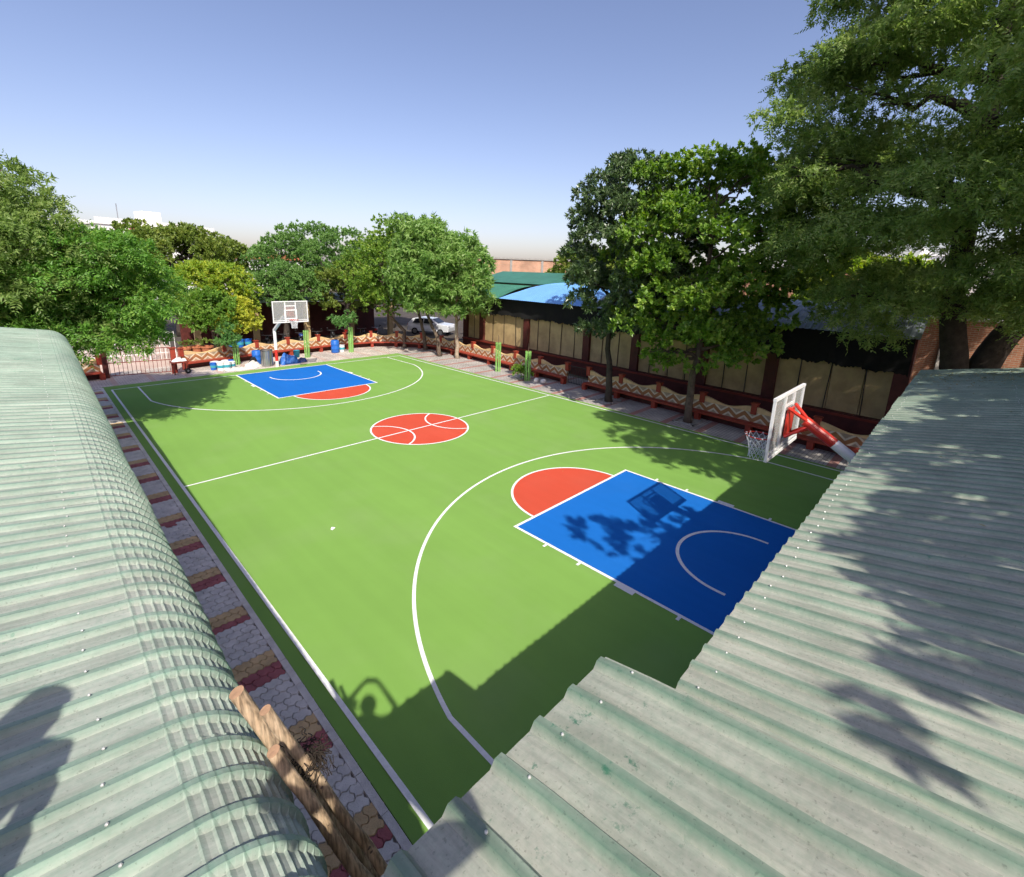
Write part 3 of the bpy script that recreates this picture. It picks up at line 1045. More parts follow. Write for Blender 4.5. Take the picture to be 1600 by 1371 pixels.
# ================================================================== LONG BUILDING ON THE RIGHT
bl = thing('building', 'long ochre building with maroon columns and sheet roofs behind the right benches', 'building', (14, 0, 0))
xb = lambda y_: 12.62+0.06*y_
cols = [13.2, 11.25, 6.65, 1.65, -1.6, -5.3, -8.3, -12.6]
for a, c in zip(cols[:-1], cols[1:]):
    n = max(1, int(round((a-c)/1.05)))
    for i in range(n):
        y0, y1 = a+(c-a)*i/n, a+(c-a)*(i+1)/n
        d = random.uniform(0, 0.015)
        kid(MB().prism([(xb(y0)+d, y0-0.012), (xb(y1)+d, y1+0.012), (xb(y1)+0.15, y1+0.012), (xb(y0)+0.15, y0-0.012)][::-1], 0.9, 3.05).build('wall_panel', M['panel']), bl)
        kid(MB().tube([(xb(y1)-0.01+random.uniform(-.02, .01), y1+random.uniform(-.1, .1), 0.85), (xb(y1)-0.015, y1, 3.3)], 0.018, 6).build('conduit', M['darkmetal']), bl)
kid(MB().prism([(xb(13.3)+0.16, 13.3), (xb(-12.8)+0.16, -12.8), (xb(-12.8)+0.3, -12.8), (xb(13.3)+0.3, 13.3)][::-1], -0.05, 4.0).build('back_wall', M['darkmaroon']), bl)
for y_ in cols:
    kid(MB().box((xb(y_)-0.02, y_, 2.0), (0.30, 0.46, 4.1), math.atan(-0.06)).build('column', M['darkmaroon']), bl)
kid(MB().prism([(xb(13.3)-0.28, 13.3), (xb(-12.8)-0.28, -12.8), (xb(-12.8)+0.1, -12.8), (xb(13.3)+0.1, 13.3)][::-1], -0.05, 0.9).build('plinth', M['darkmaroon']), bl)
kid(MB().prism([(xb(13.3)-0.38, 13.3), (xb(-12.8)-0.38, -12.8), (xb(-12.8)-0.26, -12.8), (xb(13.3)-0.26, 13.3)][::-1], 0.78, 0.87).build('ledge', M['maroon']), bl)
# ragged black sheet standing in for the shade under the eave
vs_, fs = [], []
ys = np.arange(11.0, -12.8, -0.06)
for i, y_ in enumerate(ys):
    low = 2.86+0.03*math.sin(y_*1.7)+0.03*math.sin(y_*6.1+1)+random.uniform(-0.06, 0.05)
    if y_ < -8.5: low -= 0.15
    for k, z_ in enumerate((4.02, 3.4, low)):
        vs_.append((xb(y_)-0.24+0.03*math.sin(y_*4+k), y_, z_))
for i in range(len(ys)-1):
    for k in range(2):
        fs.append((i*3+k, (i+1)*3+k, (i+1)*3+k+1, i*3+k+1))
net = np_mesh('eave_shade_sheet', np.array(vs_), np.array(fs), M['black'])
tag(net, 'ragged black sheet standing in for the shade under the eave of the ochre building', 'net')
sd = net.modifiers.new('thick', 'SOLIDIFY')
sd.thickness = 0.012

def curved_roof(root, y0, y1, m_, xe, ze, depth, rise, name='roof_sheet', per=0.9, pitch=0.2, h=0.022, barrel=0.0):
    """ribbed roof running back from the eave; ribs run up the slope; barrel: rise in the middle along y"""
    n = int(math.ceil((y1-y0)/per))
    for s_ in range(n):
        ya, yb = y0+s_*per, min(y1, y0+(s_+1)*per)
        nr = max(2, int(round((yb-ya)/pitch)))
        vs_ = []
        ys_ = []
        for i in range(nr):
            o = ya+(yb-ya)*i/nr
            pp = (yb-ya)/nr
            ys_ += [(o, 0), (o+pp*.55, 0), (o+pp*.7, h), (o+pp*.85, h)]
        ys_.append((yb, 0))
        xs_ = np.linspace(0, 1, 10)
        for q in xs_:
            for (y_, hh) in ys_:
                t = (y_-y0)/(y1-y0)
                bz = barrel*(1-(2*t-1)**2)
                vs_.append((xe(y_)+depth*q, y_, ze+rise*math.sin(q*math.pi*0.5)+hh+bz*min(1, q*1.8)))
        m2 = len(ys_)
        fs = [(i*m2+j, i*m2+j+1, (i+1)*m2+j+1, (i+1)*m2+j) for i in range(len(xs_)-1) for j in range(m2-1)]
        o = np_mesh(name, np.array(vs_), np.array(fs)[:, ::-1], m_)
        kid(o, root)
        sd_ = o.modifiers.new('thick', 'SOLIDIFY')
        sd_.thickness = 0.003
xe = lambda y_: xb(y_)-0.62
curved_roof(bl, 1.4, 8.9, M['blueroof'], xe, 4.0, 3.6, 0.55, barrel=0.62)
curved_roof(bl, -12.9, 1.3, M['greyroof'], xe, 4.0, 3.6, 0.95)
curved_roof(bl, 9.0, 13.4, M['greenroof'], xe, 4.0, 3.6, 0.8)
hall = thing('hall', 'hall with dark green pitched sheet roof behind the blue roof', 'building', (19, 9, 0))
kid(MB().box((19.3, 9.0, 2.4), (6.4, 12.6, 4.9)).build('wall', M['panel']), hall)
for s_ in range(7):
    y0 = 2.2+s_*1.9
    b = MB()
    xs_ = [15.9, 19.3, 22.7]
    zz = [4.95, 5.75, 4.95]
    b.add([(x_, yy, z_) for yy in (y0, y0+1.88) for x_, z_ in zip(xs_, zz)], [(0, 1, 4, 3), (1, 2, 5, 4)])
    o = b.build('roof_sheet', M['greenroof'])
    kid(o, hall)
    sd_ = o.modifiers.new('thick', 'SOLIDIFY')
    sd_.thickness = 0.03
kid(MB().add([(15.85, 2.15, 4.62), (19.3, 2.15, 5.45), (22.75, 2.15, 4.62), (22.75, 2.15, 4.93), (19.3, 2.15, 5.76), (15.85, 2.15, 4.93)], [(0, 1, 4, 5), (1, 2, 3, 4)]).build('barge_board', M['darkmetal']), hall)

# ================================================================== BASKETBALL HOOPS
def hoop(label, xc, s, pole_x):
    """s = -1 near end, +1 far end; court centre lies towards -s*y"""
    yb = s*11.98
    d = -s                       # direction to the court along y
    root = thing('basketball_hoop', label, 'basketball hoop', (pole_x, s*14.3, 0), 0, 'basketball hoops')
    def tb(name, path, r, m_, n=14, sm=True):
        return kid(MB().tube(path, r, n).build(name, m_, smooth=False), root)
    tb('pole', [(pole_x, s*14.3, -0.05), (pole_x, s*14.3, 0.33)], 0.085, M['steelwhite'])
    tb('pole_band', [(pole_x, s*14.3, 0.33), (pole_x, s*14.3, 0.98)], 0.086, M['steelred'])
    tb('pole', [(pole_x, s*14.3, 0.98), (pole_x, s*14.3, 2.12)], 0.085, M['steelwhite'])
    e = Vector((xc, s*12.28, 3.40))
    a = Vector((pole_x, s*14.3, 2.12))
    mid = a.lerp(e, 0.76)
    tb('arm', [a, mid], 0.09, M['steelwhite'])
    tb('arm_tip', [mid, e], 0.091, M['steelred'])
    # bracket
    for sx in (-1, 1):
        tb('bracket_strut', [e+Vector((0, s*0.12, -0.05)), (xc+sx*0.22, yb+s*0.06, 3.62)], 0.032, M['steelred'], 8)
        tb('bracket_strut', [e+Vector((0, s*0.12, -0.05)), (xc+sx*0.22, yb+s*0.06, 3.08)], 0.028, M['steelred'], 8)
    kid(MB().box((xc, yb+s*0.055, 3.33), (0.38, 0.035, 0.5)).build('bracket_plate', M['steelred']), root)
    tb('stay', [e+Vector((0, s*0.12, -0.12)), (xc, yb+s*0.05, 3.05)], 0.014, M['steelred'], 6)
    # board
    bd = kid(MB().box((xc, yb, 3.33), (1.76, 0.015, 1.03)).build('backboard', M['glass']), root)
    def bar(name, cx, cz, sx, sz, t=0.042):
        o = MB().box((cx, yb+s*0.002, cz), (sx, t, sz)).build(name, M['steelwhite'])
        o.parent = bd
        return o
    for sx in (-1, 1):
        bar('frame_bar', xc+sx*0.89, 3.33, 0.042, 1.10)
        bar('frame_bar', xc+sx*0.27, 3.33, 0.05, 1.0, 0.045)
    for z_ in (2.79, 3.87):
        bar('frame_bar', xc, z_, 1.83, 0.05, 0.052)
    for (cx, cz, sx, sz) in ((xc, 3.42, 0.66, 0.055), (xc, 2.97, 0.66, 0.055), (xc-0.30, 3.195, 0.055, 0.395), (xc+0.30, 3.195, 0.055, 0.395), (xc, 3.64, 0.5, 0.05), (xc, 2.88, 1.7, 0.03)):
        bar('target_bar', cx, cz, sx, sz, 0.022+0.004*(sz > 0.2))
    # rim and net
    rc_ = Vector((xc, yb+d*0.40, 2.93))
    ring = [(rc_.x+0.23*math.cos(t), rc_.y+0.23*math.sin(t), rc_.z) for t in np.linspace(0, 2*math.pi, 33)]
    tb('rim', ring, 0.011, M['steelred'], 8)
    kid(MB().box((xc, yb+d*0.10, 2.92), (0.16, 0.16, 0.02)).build('rim_plate', M['steelred']), root)
    nb = MB()
    NS, NZ = 12, 6
    rr = [0.23, 0.205, 0.175, 0.155, 0.14, 0.135, 0.14]
    def np_(i, k):
        t = 2*math.pi*(i+0.5*(k % 2))/NS
        return (rc_.x+rr[k]*math.cos(t), rc_.y+rr[k]*math.sin(t), rc_.z-k*0.072)
    for k in range(NZ):
        for i in range(NS):
            nb.tube([np_(i, k), np_(i if k % 2 == 0 else i+1, k+1)], 0.0065, 4, cap=False)
            nb.tube([np_(i, k), np_(i-1 if k % 2 == 0 else i, k+1)], 0.0065, 4, cap=False)
    for i in range(NS):
        nb.tube([(rc_.x+0.235*math.cos(2*math.pi*i/NS), rc_.y+0.235*math.sin(2*math.pi*i/NS), rc_.z+0.015), np_(i, 0)], 0.016, 5)
    kid(nb.build('net', M['netting']), root)
    return root
hoop('near basketball hoop on a bent red and white arm beside the olive shed roof', -0.30, -1, -0.15)
hoop('far basketball hoop on a white and red pole by the far bench wall', 0.14, 1, 0.05)

# ================================================================== TREES
def leaf_quads(L_, Wd, fold=0.18):
    """one leaf in local frame: base at origin, along +x"""
    return np.array([(0, 0, 0), (L_*0.45, -Wd/2, L_*fold*0.3), (L_, 0, -L_*fold), (L_*0.45, Wd/2, L_*fold*0.3)])
def rotz(a):
    c, s = math.cos(a), math.sin(a)
    return np.array([[c, -s, 0], [s, c, 0], [0, 0, 1]])
def roty(a):
    c, s = math.cos(a), math.sin(a)
    return np.array([[c, 0, s], [0, 1, 0], [-s, 0, c]])
def rotx(a):
    c, s = math.cos(a), math.sin(a)
    return np.array([[1, 0, 0], [0, c, -s], [0, s, c]])
def spray_whorl(n, L_, Wd, droop, stem=0.10):
    """leaves radiating round a twig tip; twig along +x"""
    out = []
    for i in range(n):
        a = 2.4*i+random.uniform(-.3, .3)
        el = random.uniform(0.35, 1.25)
        q = leaf_quads(L_*random.uniform(.75, 1.15), Wd*random.uniform(.8, 1.2), droop)
        q = q @ rotx(random.uniform(-.4, .4)).T @ roty(-el).T @ rotx(a).T if False else (q @ rotx(random.uniform(-.5, .5)).T @ rotz(el).T @ rotx(a).T)
        q = q+np.array([stem*random.uniform(0.2, 1.0), 0, 0])
        out.append(q)
    return np.concatenate(out)
def spray_frond(npair, FL, L_, Wd, droop):
    """pinnate frond along +x, drooping to -z"""
    out = []
    for i in range(npair):
        t = (i+0.6)/npair
        x_ = FL*t
        z_ = -droop*FL*t*t
        sl = -2*droop*t
        k = (0.55+0.9*math.sin(math.pi*min(1, t*0.9+0.1)))*0.75
        for s_ in (-1, 1):
            q = leaf_quads(L_*k*random.uniform(.85, 1.15), Wd*random.uniform(.85, 1.2), 0.22)
            q = q @ rotx(random.uniform(-.25, .25)-s_*0.15).T @ rotz(s_*random.uniform(0.85, 1.15)).T @ roty(-math.atan(sl)*1.0).T
            out.append(q+np.array([x_, 0, z_]))
    q = leaf_quads(L_*0.8, Wd, 0.2)
    out.append(q+np.array([FL, 0, -droop*FL]))
    return np.concatenate(out)
def frames(dirs, upv):
    """rotation matrices with x along dirs, z near upv"""
    x_ = dirs/np.linalg.norm(dirs, axis=1, keepdims=True)
    y_ = np.cross(upv, x_)
    ny = np.linalg.norm(y_, axis=1, keepdims=True)
    y_ = np.where(ny > 1e-4, y_/np.maximum(ny, 1e-4), np.array([[0, 1, 0]]))
    z_ = np.cross(x_, y_)
    return np.stack([x_, y_, z_], axis=2)

def foliage(clumps, nper, templates, horiz=0.3, droop=0.1, rnd=0.55, size=(0.8, 1.2), shell=0.55):
    """clumps: array (n,4) centre+radius [,flatten]; returns verts, faces"""
    V = []
    for ci, cl in enumerate(clumps):
        c, r = np.array(cl[:3]), cl[3]
        fl = cl[4] if len(cl) > 4 else 0.7
        n = max(3, int(nper*(r/0.7)**2))
        d = rng.normal(size=(n, 3))
        d /= np.linalg.norm(d, axis=1, keepdims=True)
        d[:, 2] = np.where(d[:, 2] < -0.35, -d[:, 2]*0.6, d[:, 2])
        rad = r*(shell+(1-shell)*rng.random((n, 1))**0.5)
        pos = c+d*rad*np.array([1, 1, fl])
        ax = d*1.0+rng.normal(size=(n, 3))*rnd
        ax[:, 2] = ax[:, 2]*(1-horiz)-droop
        Rm = frames(ax, np.array([[0, 0, 1.0]])+rng.normal(size=(n, 3))*0.35)
        sc_ = rng.uniform(size[0], size[1], size=(n, 1, 1))
        ti = rng.integers(0, len(templates), n)
        for k, T in enumerate(templates):
            s_ = ti == k
            if not s_.any(): continue
            vv = np.einsum('nij,vj->nvi', Rm[s_], T)*sc_[s_]+pos[s_][:, None, :]
            V.append(vv.reshape(-1, 3))
    V = np.concatenate(V)
    F = np.arange(len(V)).reshape(-1, 4)
    return V, F

def ellipsoid_clumps(c, r, n, cr=(0.5, 0.9), flat=0.7, inner=0.55, zmin=-0.75, jitter=0.12):
    out = []
    i = 0
    ga = math.pi*(3-math.sqrt(5))
    for k in range(n):
        z_ = 1-(k+0.5)*(1-zmin)/n
        a = ga*k+random.uniform(-.5, .5)
        rr = math.sqrt(max(0, 1-z_*z_))
        q = random.choice((1.0, 1.0, 1.0, 0.92, 0.78, inner))*(1+random.uniform(-jitter, jitter))
        out.append((c[0]+r[0]*rr*math.cos(a)*q, c[1]+r[1]*rr*math.sin(a)*q, c[2]+r[2]*z_*q, random.uniform(*cr), flat))
    return out

def limb_path(a, c, n=5, sag=0.0, wob=0.12):
    a, c = Vector(a), Vector(c)
    pts = []
    for i in range(n+1):
        t = i/n
        p = a.lerp(c, t)
        w = wob*math.sin(math.pi*t)
        p += Vector((random.uniform(-w, w), random.uniform(-w, w), random.uniform(-w, w)+sag*math.sin(math.pi*t)))
        pts.append(p)
    return pts

def make_tree(name, label, base, trunk, clumps, nper, templates, lm, bark, tr=0.15, group='trees around the court', nlimb=14, cat='tree', twigs=True, **kw):
    """trunk: list of (x,y,z) absolute points, or list of such lists"""
    root = thing(name, label, cat, base, 0, group)
    trunks = trunk if isinstance(trunk[0], list) else [trunk]
    b = MB()
    forks = []
    for ti, tp in enumerate(trunks):
        path = []
        for i in range(len(tp)-1):
            for j in range(4):
                t = j/4
                p = Vector(tp[i]).lerp(Vector(tp[i+1]), t)
                path.append(p+Vector((random.uniform(-.03, .03), random.uniform(-.03, .03), 0)))
        path.append(Vector(tp[-1]))
        n = len(path)
        rad = [tr*(1.25 if i == 0 else 1)*(1-0.62*i/(n-1)) for i in range(n)]
        b.tube(path, rad, 10)
        forks += [(path[k], rad[k]) for k in range(int(n*0.45), n)]
    kid(b.build('trunk', bark, smooth=True), root)
    if clumps:
        sel = random.sample(list(clumps), min(nlimb, len(clumps)))
        lb = MB()
        for cl in sel:
            tgt = Vector(cl[:3])
            f = min(forks, key=lambda q: (q[0]-tgt).length+random.uniform(0, 0.8)+(2.0 if q[0].z > tgt.z else 0))
            pth = limb_path(f[0], tgt, 6, 0.08*(tgt-f[0]).length, 0.1*(tgt-f[0]).length*0.8)
            lb.tube(pth, [f[1]*0.7*(1-0.8*i/6) for i in range(7)], 6)
            if twigs:
                for k in range(3):
                    st = pth[random.randint(3, 5)]
                    e = tgt+Vector((random.uniform(-1, 1), random.uniform(-1, 1), random.uniform(-.5, .7)))*cl[3]*0.9
                    lb.tube(limb_path(st, e, 3, 0.05, 0.06), [f[1]*0.22, f[1]*0.17, f[1]*0.12, f[1]*0.05], 4)
        kid(lb.build('limbs', bark, smooth=True), root)
        V, F = foliage(clumps, nper, templates, **kw)
        kid(np_mesh('crown', V, F, lm), root)
    return root

LM = {}
LM['neem'] = leaf_mat('feathery_leaf', [(0.085, 0.155, 0.035), (0.21, 0.31, 0.08), (0.38, 0.45, 0.16)], 0.42)
LM['neem_l'] = leaf_mat('bright_feathery_leaf', [(0.081, 0.203, 0.027), (0.135, 0.297, 0.047), (0.257, 0.378, 0.068)])
LM['dark'] = leaf_mat('dark_glossy_leaf', [(0.03, 0.065, 0.02), (0.075, 0.13, 0.045), (0.17, 0.225, 0.105)], 0.22, 0.33, 0.5)
LM['pongam'] = leaf_mat('bright_round_leaf', [(0.055, 0.125, 0.02), (0.16, 0.29, 0.04), (0.38, 0.49, 0.09)], 0.38, 0.4, 0.4)
LM['dome'] = leaf_mat('yellow_green_leaf', [(0.14, 0.26, 0.03), (0.25, 0.37, 0.045), (0.46, 0.46, 0.04)], 0.35)
LM['domegreen'] = leaf_mat('clipped_green_leaf', [(0.09, 0.20, 0.03), (0.15, 0.29, 0.045), (0.24, 0.36, 0.06)], 0.35)
LM['yellow'] = leaf_mat('yellow_leaf', [(0.28, 0.37, 0.045), (0.46, 0.49, 0.06), (0.62, 0.60, 0.08)], 0.35)
LM['olive'] = leaf_mat('olive_leaf', [(0.07, 0.125, 0.022), (0.16, 0.23, 0.04), (0.28, 0.32, 0.07)], 0.3)
LM['acacia'] = leaf_mat('fine_green_leaf', [(0.085, 0.19, 0.042), (0.14, 0.27, 0.065), (0.22, 0.35, 0.10)], 0.3)
LM['pale'] = leaf_mat('pale_drooping_leaf', [(0.095, 0.216, 0.041), (0.176, 0.311, 0.068), (0.311, 0.432, 0.135)], 0.35)
LM['young'] = leaf_mat('young_plant_leaf', [(0.06, 0.17, 0.04), (0.11, 0.25, 0.06), (0.22, 0.36, 0.12)], 0.35)
LM['litter'] = leaf_mat('fallen_leaf', [(0.10, 0.16, 0.03), (0.30, 0.24, 0.06), (0.42, 0.28, 0.10)], 0.1)

T_whorl = [spray_whorl(10, 0.24, 0.075, 0.25) for _ in range(4)]
T_round = [spray_whorl(9, 0.165, 0.115, 0.15, 0.18) for _ in range(4)]
T_frond = [spray_frond(8, 0.52, 0.14, 0.046, dr) for dr in (0.25, 0.35, 0.5, 0.2)]
T_frond_s = [spray_frond(6, 0.50, 0.17, 0.062, dr) for dr in (0.25, 0.4, 0.55)]
T_tuft = [spray_frond(5, 0.38, 0.13, 0.044, dr) for dr in (0.3, 0.5, 0.75)]+[spray_whorl(8, 0.17, 0.052, 0.4, 0.14) for _ in range(3)]
T_small = [spray_whorl(8, 0.18, 0.095, 0.15, 0.12) for _ in range(4)]
T_far = [spray_whorl(7, 0.28, 0.15, 0.15, 0.15) for _ in range(4)]
T_droop = [spray_whorl(8, 0.34, 0.10, 0.45, 0.12) for _ in range(4)]

# two trees standing on the right pavement
cl = ellipsoid_clumps((9.2, -2.7, 6.6), (2.7, 2.6, 3.8), 80, (0.5, 0.85), 0.8, zmin=-0.85)
make_tree('tree', 'dark glossy leaved tree on the right pavement beside the small gate', (8.9, -2.45, 0), [(8.9, -2.45, -0.05), (9.05, -2.3, 1.3), (9.2, -2.0, 2.4), (9.2, -2.1, 4.6), (9.2, -2.3, 8.2)], cl, 56, T_whorl, LM['dark'], M['bark_dark'], 0.17, nlimb=22, droop=0.05, rnd=0.7)
cl = ellipsoid_clumps((8.9, -6.3, 6.3), (3.1, 3.2, 3.9), 112, (0.45, 0.85), 0.85, zmin=-0.95)
cl += [(7.6, -5.2, 2.9, .5, .9), (8.0, -6.9, 2.4, .45, .9), (8.2, -5.0, 2.5, .5, .9), (7.6, -7.9, 2.9, .5, .9), (8.4, -8.3, 3.3, .6, .8)]
make_tree('tree', 'bright green round leaved tree on the right pavement nearest the near hoop', (8.76, -6.37, 0), [(8.76, -6.37, -0.05), (8.85, -6.3, 1.6), (9.0, -6.4, 3.0), (8.9, -6.4, 5.5), (8.95, -6.4, 8.4)], cl, 60, T_round, LM['pongam'], M['bark'], 0.16, nlimb=22, droop=0.35, rnd=0.6)
# tree pits
for (x_, y_) in ((8.9, -2.45), (8.76, -6.37)):
    b = MB()
    for k in range(4):
        a = k*math.pi/2
        b.box((x_+0.42*math.cos(a), y_+0.42*math.sin(a), 0.02), (0.06, 0.9, 0.06), a)
    tag(b.build('tree_pit_kerb', M['grey']), 'square kerb round the base of the %s pavement tree' % ('dark glossy' if y_ > -4 else 'bright green'), 'kerb', 'kerbs round the pavement trees')

# great feathery tree at the right
BT = Vector((10.2, -14.0, 0))
cl = []
for k in range(330):
    a = random.uniform(0, 2*math.pi)
    z_ = 4.6+13.6*random.random()
    rmax = 6.0*math.sqrt(max(0.05, 1-((z_-9.6)/9.6)**2))
    r_ = rmax*random.choice((1, 0.97, 0.93, 0.8, 0.6))*random.uniform(0.88, 1.04)
    if z_ < 5.4: r_ *= 0.8
    x_, y_ = 10.2+r_*math.cos(a), -14.5+r_*math.sin(a)
    if z_ < 5.0 and abs(y_+14.4) < 1.0 and x_ < 10.2: continue
    cl.append((x_, y_, z_, random.uniform(0.75, 1.25), 0.5))
for (x_, y_, z_) in ((6.4, -10.2, 9.6), (5.8, -9.6, 10.0), (5.3, -9.2, 10.1), (6.2, -10.6, 11.6), (6.0, -9.9, 8.6), (6.6, -9.6, 8.2), (7.0, -9.8, 7.2), (7.2, -10.4, 6.2), (7.6, -10.9, 5.3), (7.8, -11.6, 4.6), (8.0, -12.0, 4.2)):
    cl.append((x_, y_, z_, random.uniform(0.6, 0.85), 0.5))
for k in range(22):
    cl.append((random.uniform(6.6, 8.8), random.uniform(-15.2, -12.4), random.uniform(5.6, 9.6), random.uniform(0.55, 0.9), 0.5))
make_tree('tree', 'huge feathery leaved tree with forked trunk filling the upper right', BT, [[(10.2, -14.0, -0.05), (10.1, -13.9, 3.2), (9.8, -13.5, 5.5), (9.0, -13.4, 9.0), (8.6, -13.2, 13.0)], [(10.2, -14.2, 2.4), (10.6, -14.8, 4.4), (11.3, -15.8, 6.2), (11.6, -16.4, 10.0)]], cl, 70, T_tuft, LM['neem'], M['bark_dark'], 0.42, nlimb=26, horiz=0.35, droop=0.15, rnd=0.8)

# tree behind the right shed: throws the shade on the roof and key
cl = ellipsoid_clumps((-0.6, -20.9, 7.5), (5.6, 2.6, 1.7), 90, (0.75, 1.15), 0.55, zmin=-0.7)
for k in range(70):
    v_ = -11.35+random.uniform(-1.0, .3)
    xm = -9.0+(-10.9-v_)*1.7
    x_ = xm+(3.0-xm)*k/69+random.uniform(-.3, .3)
    z_ = random.uniform(6.8, 8.6)
    cl.append((x_, v_-0.914*z_, z_, random.uniform(0.5, 0.8), 0.5))
cl += ellipsoid_clumps((1.0, -18.4, 12.4), (2.1, 1.7, 3.8), 44, (0.6, 0.95), 0.7, zmin=-0.9)
cl += [(-5.4, -17.0, 8.9, .7, .5), (-4.8, -17.7, 8.6, .8, .5), (-4.3, -18.6, 8.3, .9, .5), (-5.0, -18.4, 8.0, .7, .5), (-3.6, -17.9, 8.8, .8, .5), (-3.2, -18.8, 8.4, .9, .5), (-2.6, -19.4, 8.4, .9, .5)]
make_tree('tree', 'tall spreading tree behind the olive shed roof', (0.2, -22.4, 0), [(0.2, -22.4, -0.05), (0.1, -22.0, 3.5), (-.2, -21.0, 6.0), (0.4, -19.6, 9.0), (0.9, -18.5, 13.0)], cl, 52, T_small, LM['neem'], M['bark_dark'], 0.3, nlimb=30, horiz=0.45, droop=0.12)

# feathery trees beyond the left shed
cl = ellipsoid_clumps((-8.7, 7.7, 4.5), (2.35, 2.9, 2.1), 96, (0.7, 1.1), 0.5, zmin=-0.75)
make_tree('tree', 'wide feathery light green tree beside the entrance gate, beyond the left shed', (-9.3, 8.6, 0), [(-9.3, 8.6, -0.05), (-9.1, 8.4, 2.4), (-8.8, 8.0, 4.4), (-8.6, 7.7, 6.3)], cl, 70, T_tuft, LM['neem_l'], M['bark'], 0.22, nlimb=26, horiz=0.45, droop=0.15, rnd=0.7)
cl = ellipsoid_clumps((-10.6, 7.2, 5.2), (2.6, 2.8, 3.1), 84, (0.7, 1.1), 0.5, zmin=-0.7)
make_tree('tree', 'taller feathery tree at the left edge behind the shed', (-11.0, 7.6, 0), [(-11.0, 7.6, -0.05), (-10.9, 7.4, 3.0), (-10.7, 7.2, 8.0)], cl, 70, T_tuft, LM['neem'], M['bark'], 0.24, nlimb=22, horiz=0.4, droop=0.15, rnd=0.75)

# clipped dome trees and shrubs behind the far wall
def dome(label, c, r, lm, nper=52, n=110, tz=1.2, T=T_small, bark=None, cr=(0.34, 0.5), inner=0.85, **kw):
    cl_ = ellipsoid_clumps(c, r, n, cr, 0.75, inner=inner, zmin=-0.6, jitter=0.06)
    return make_tree('tree', label, (c[0], c[1], 0), [(c[0], c[1], -0.05), (c[0]+.05, c[1], tz), (c[0], c[1]+.05, c[2]+r[2]*0.4)], cl_, nper, T, lm, bark or M['bark'], 0.13, nlimb=10, twigs=False, **kw)
dome('large clipped yellow green dome tree behind the far wall', (-1.3, 20.6, 3.9), (2.35, 2.35, 1.75), LM['dome'])
dome('smaller clipped green dome tree in front of the large dome', (-2.0, 18.6, 2.6), (1.30, 1.3, 1.35), LM['domegreen'], n=64)
dome('golden yellow leaved shrub tree beside the clipped green dome', (-0.55, 18.7, 2.35), (1.0, 1.0, 1.25), LM['yellow'], n=50)
def bigfar(label, c, r, lm, T=T_far, nper=30, n=60, cr=(0.8, 1.3), **kw):
    cl_ = ellipsoid_clumps(c, r, n, cr, 0.7, zmin=-0.7)
    return make_tree('tree', label, (c[0], c[1], 0), [(c[0], c[1], -0.05), (c[0]+.1, c[1], c[2]*0.5), (c[0], c[1]+.1, c[2]+r[2]*0.5)], cl_, nper, T, lm, M['bark_dark'], 0.25, nlimb=14, **kw)
bigfar('dark olive tree behind the yellow green dome', (-1.4, 30.5, 5.5), (4.3, 3.8, 2.3), LM['olive'], n=70)
bigfar('broad round crowned fine leaved tree behind the far hoop', (8.2, 26.0, 5.6), (4.9, 4.4, 3.1), LM['acacia'], n=150, cr=(0.6, 0.85), T=T_small, nper=44)
bigfar('low pale green tree just behind the far hoop board', (3.3, 21.5, 3.9), (2.3, 2.0, 1.6), LM['acacia'], n=36, cr=(0.5, 0.9), T=T_small, nper=44)
bigfar('olive green tree between the far hoop and the corner trees', (8.1, 21.6, 3.9), (2.6, 2.2, 2.3), LM['olive'], n=46, cr=(0.5, 0.9), T=T_small, nper=44)
bigfar('dark green tree behind the silver car', (15.5, 27.0, 5.0), (3.6, 3.2, 2.8), LM['acacia'], n=46)
# drooping trees in the far right corner
for lab, bx, by, cc, rr_, lm_ in (
        ('pale drooping leaved tree with light trunk nearest in the far right corner', 10.15, 10.3, (10.3, 10.6, 5.2), (2.2, 2.0, 2.7), 'pale'),
        ('drooping leaved tree with dark twisted trunk second in the far right corner', 9.65, 11.6, (9.2, 12.4, 5.6), (2.0, 2.0, 2.8), 'pale'),
        ('slim drooping leaved tree third in the far right corner', 10.45, 14.3, (10.2, 14.8, 5.9), (2.0, 2.0, 2.9), 'pale'),
        ('bright green leaved tree farthest in the far right corner', 9.75, 16.0, (8.5, 16.6, 5.3), (2.3, 2.0, 3.0), 'pongam')):
    cl_ = ellipsoid_clumps(cc, rr_, 50, (0.6, 1.0), 0.8, zmin=-0.85)
    make_tree('tree', lab, (bx, by, 0), [(bx, by, -0.05), (bx+random.uniform(-.1, .1), by+.1, 1.2), (cc[0], cc[1], 2.8), (cc[0], cc[1], cc[2]+1.2)], cl_, 34, T_droop if lm_ == 'pale' else T_round, LM[lm_], M['bark_pale'] if 'light trunk' in lab else M['bark'], 0.15, nlimb=14, droop=0.5, rnd=0.5)
# trees far behind the right building
for lab, c, r, lm_ in (
        ('green tree behind the blue roof beside the brick house', (24.5, 9.5, 5.0), (3.0, 3.0, 2.6), 'olive'),
        ('sunlit pale tree seen between the two great crowns at right', (26, -9, 4.6), (3.5, 4, 2.4), 'dome'),
        ('sunlit tree low behind the great forked tree', (25, -18, 4.2), (3, 4, 2.2), 'dome')):
    bigfar(lab, c, r, LM[lm_], n=40)

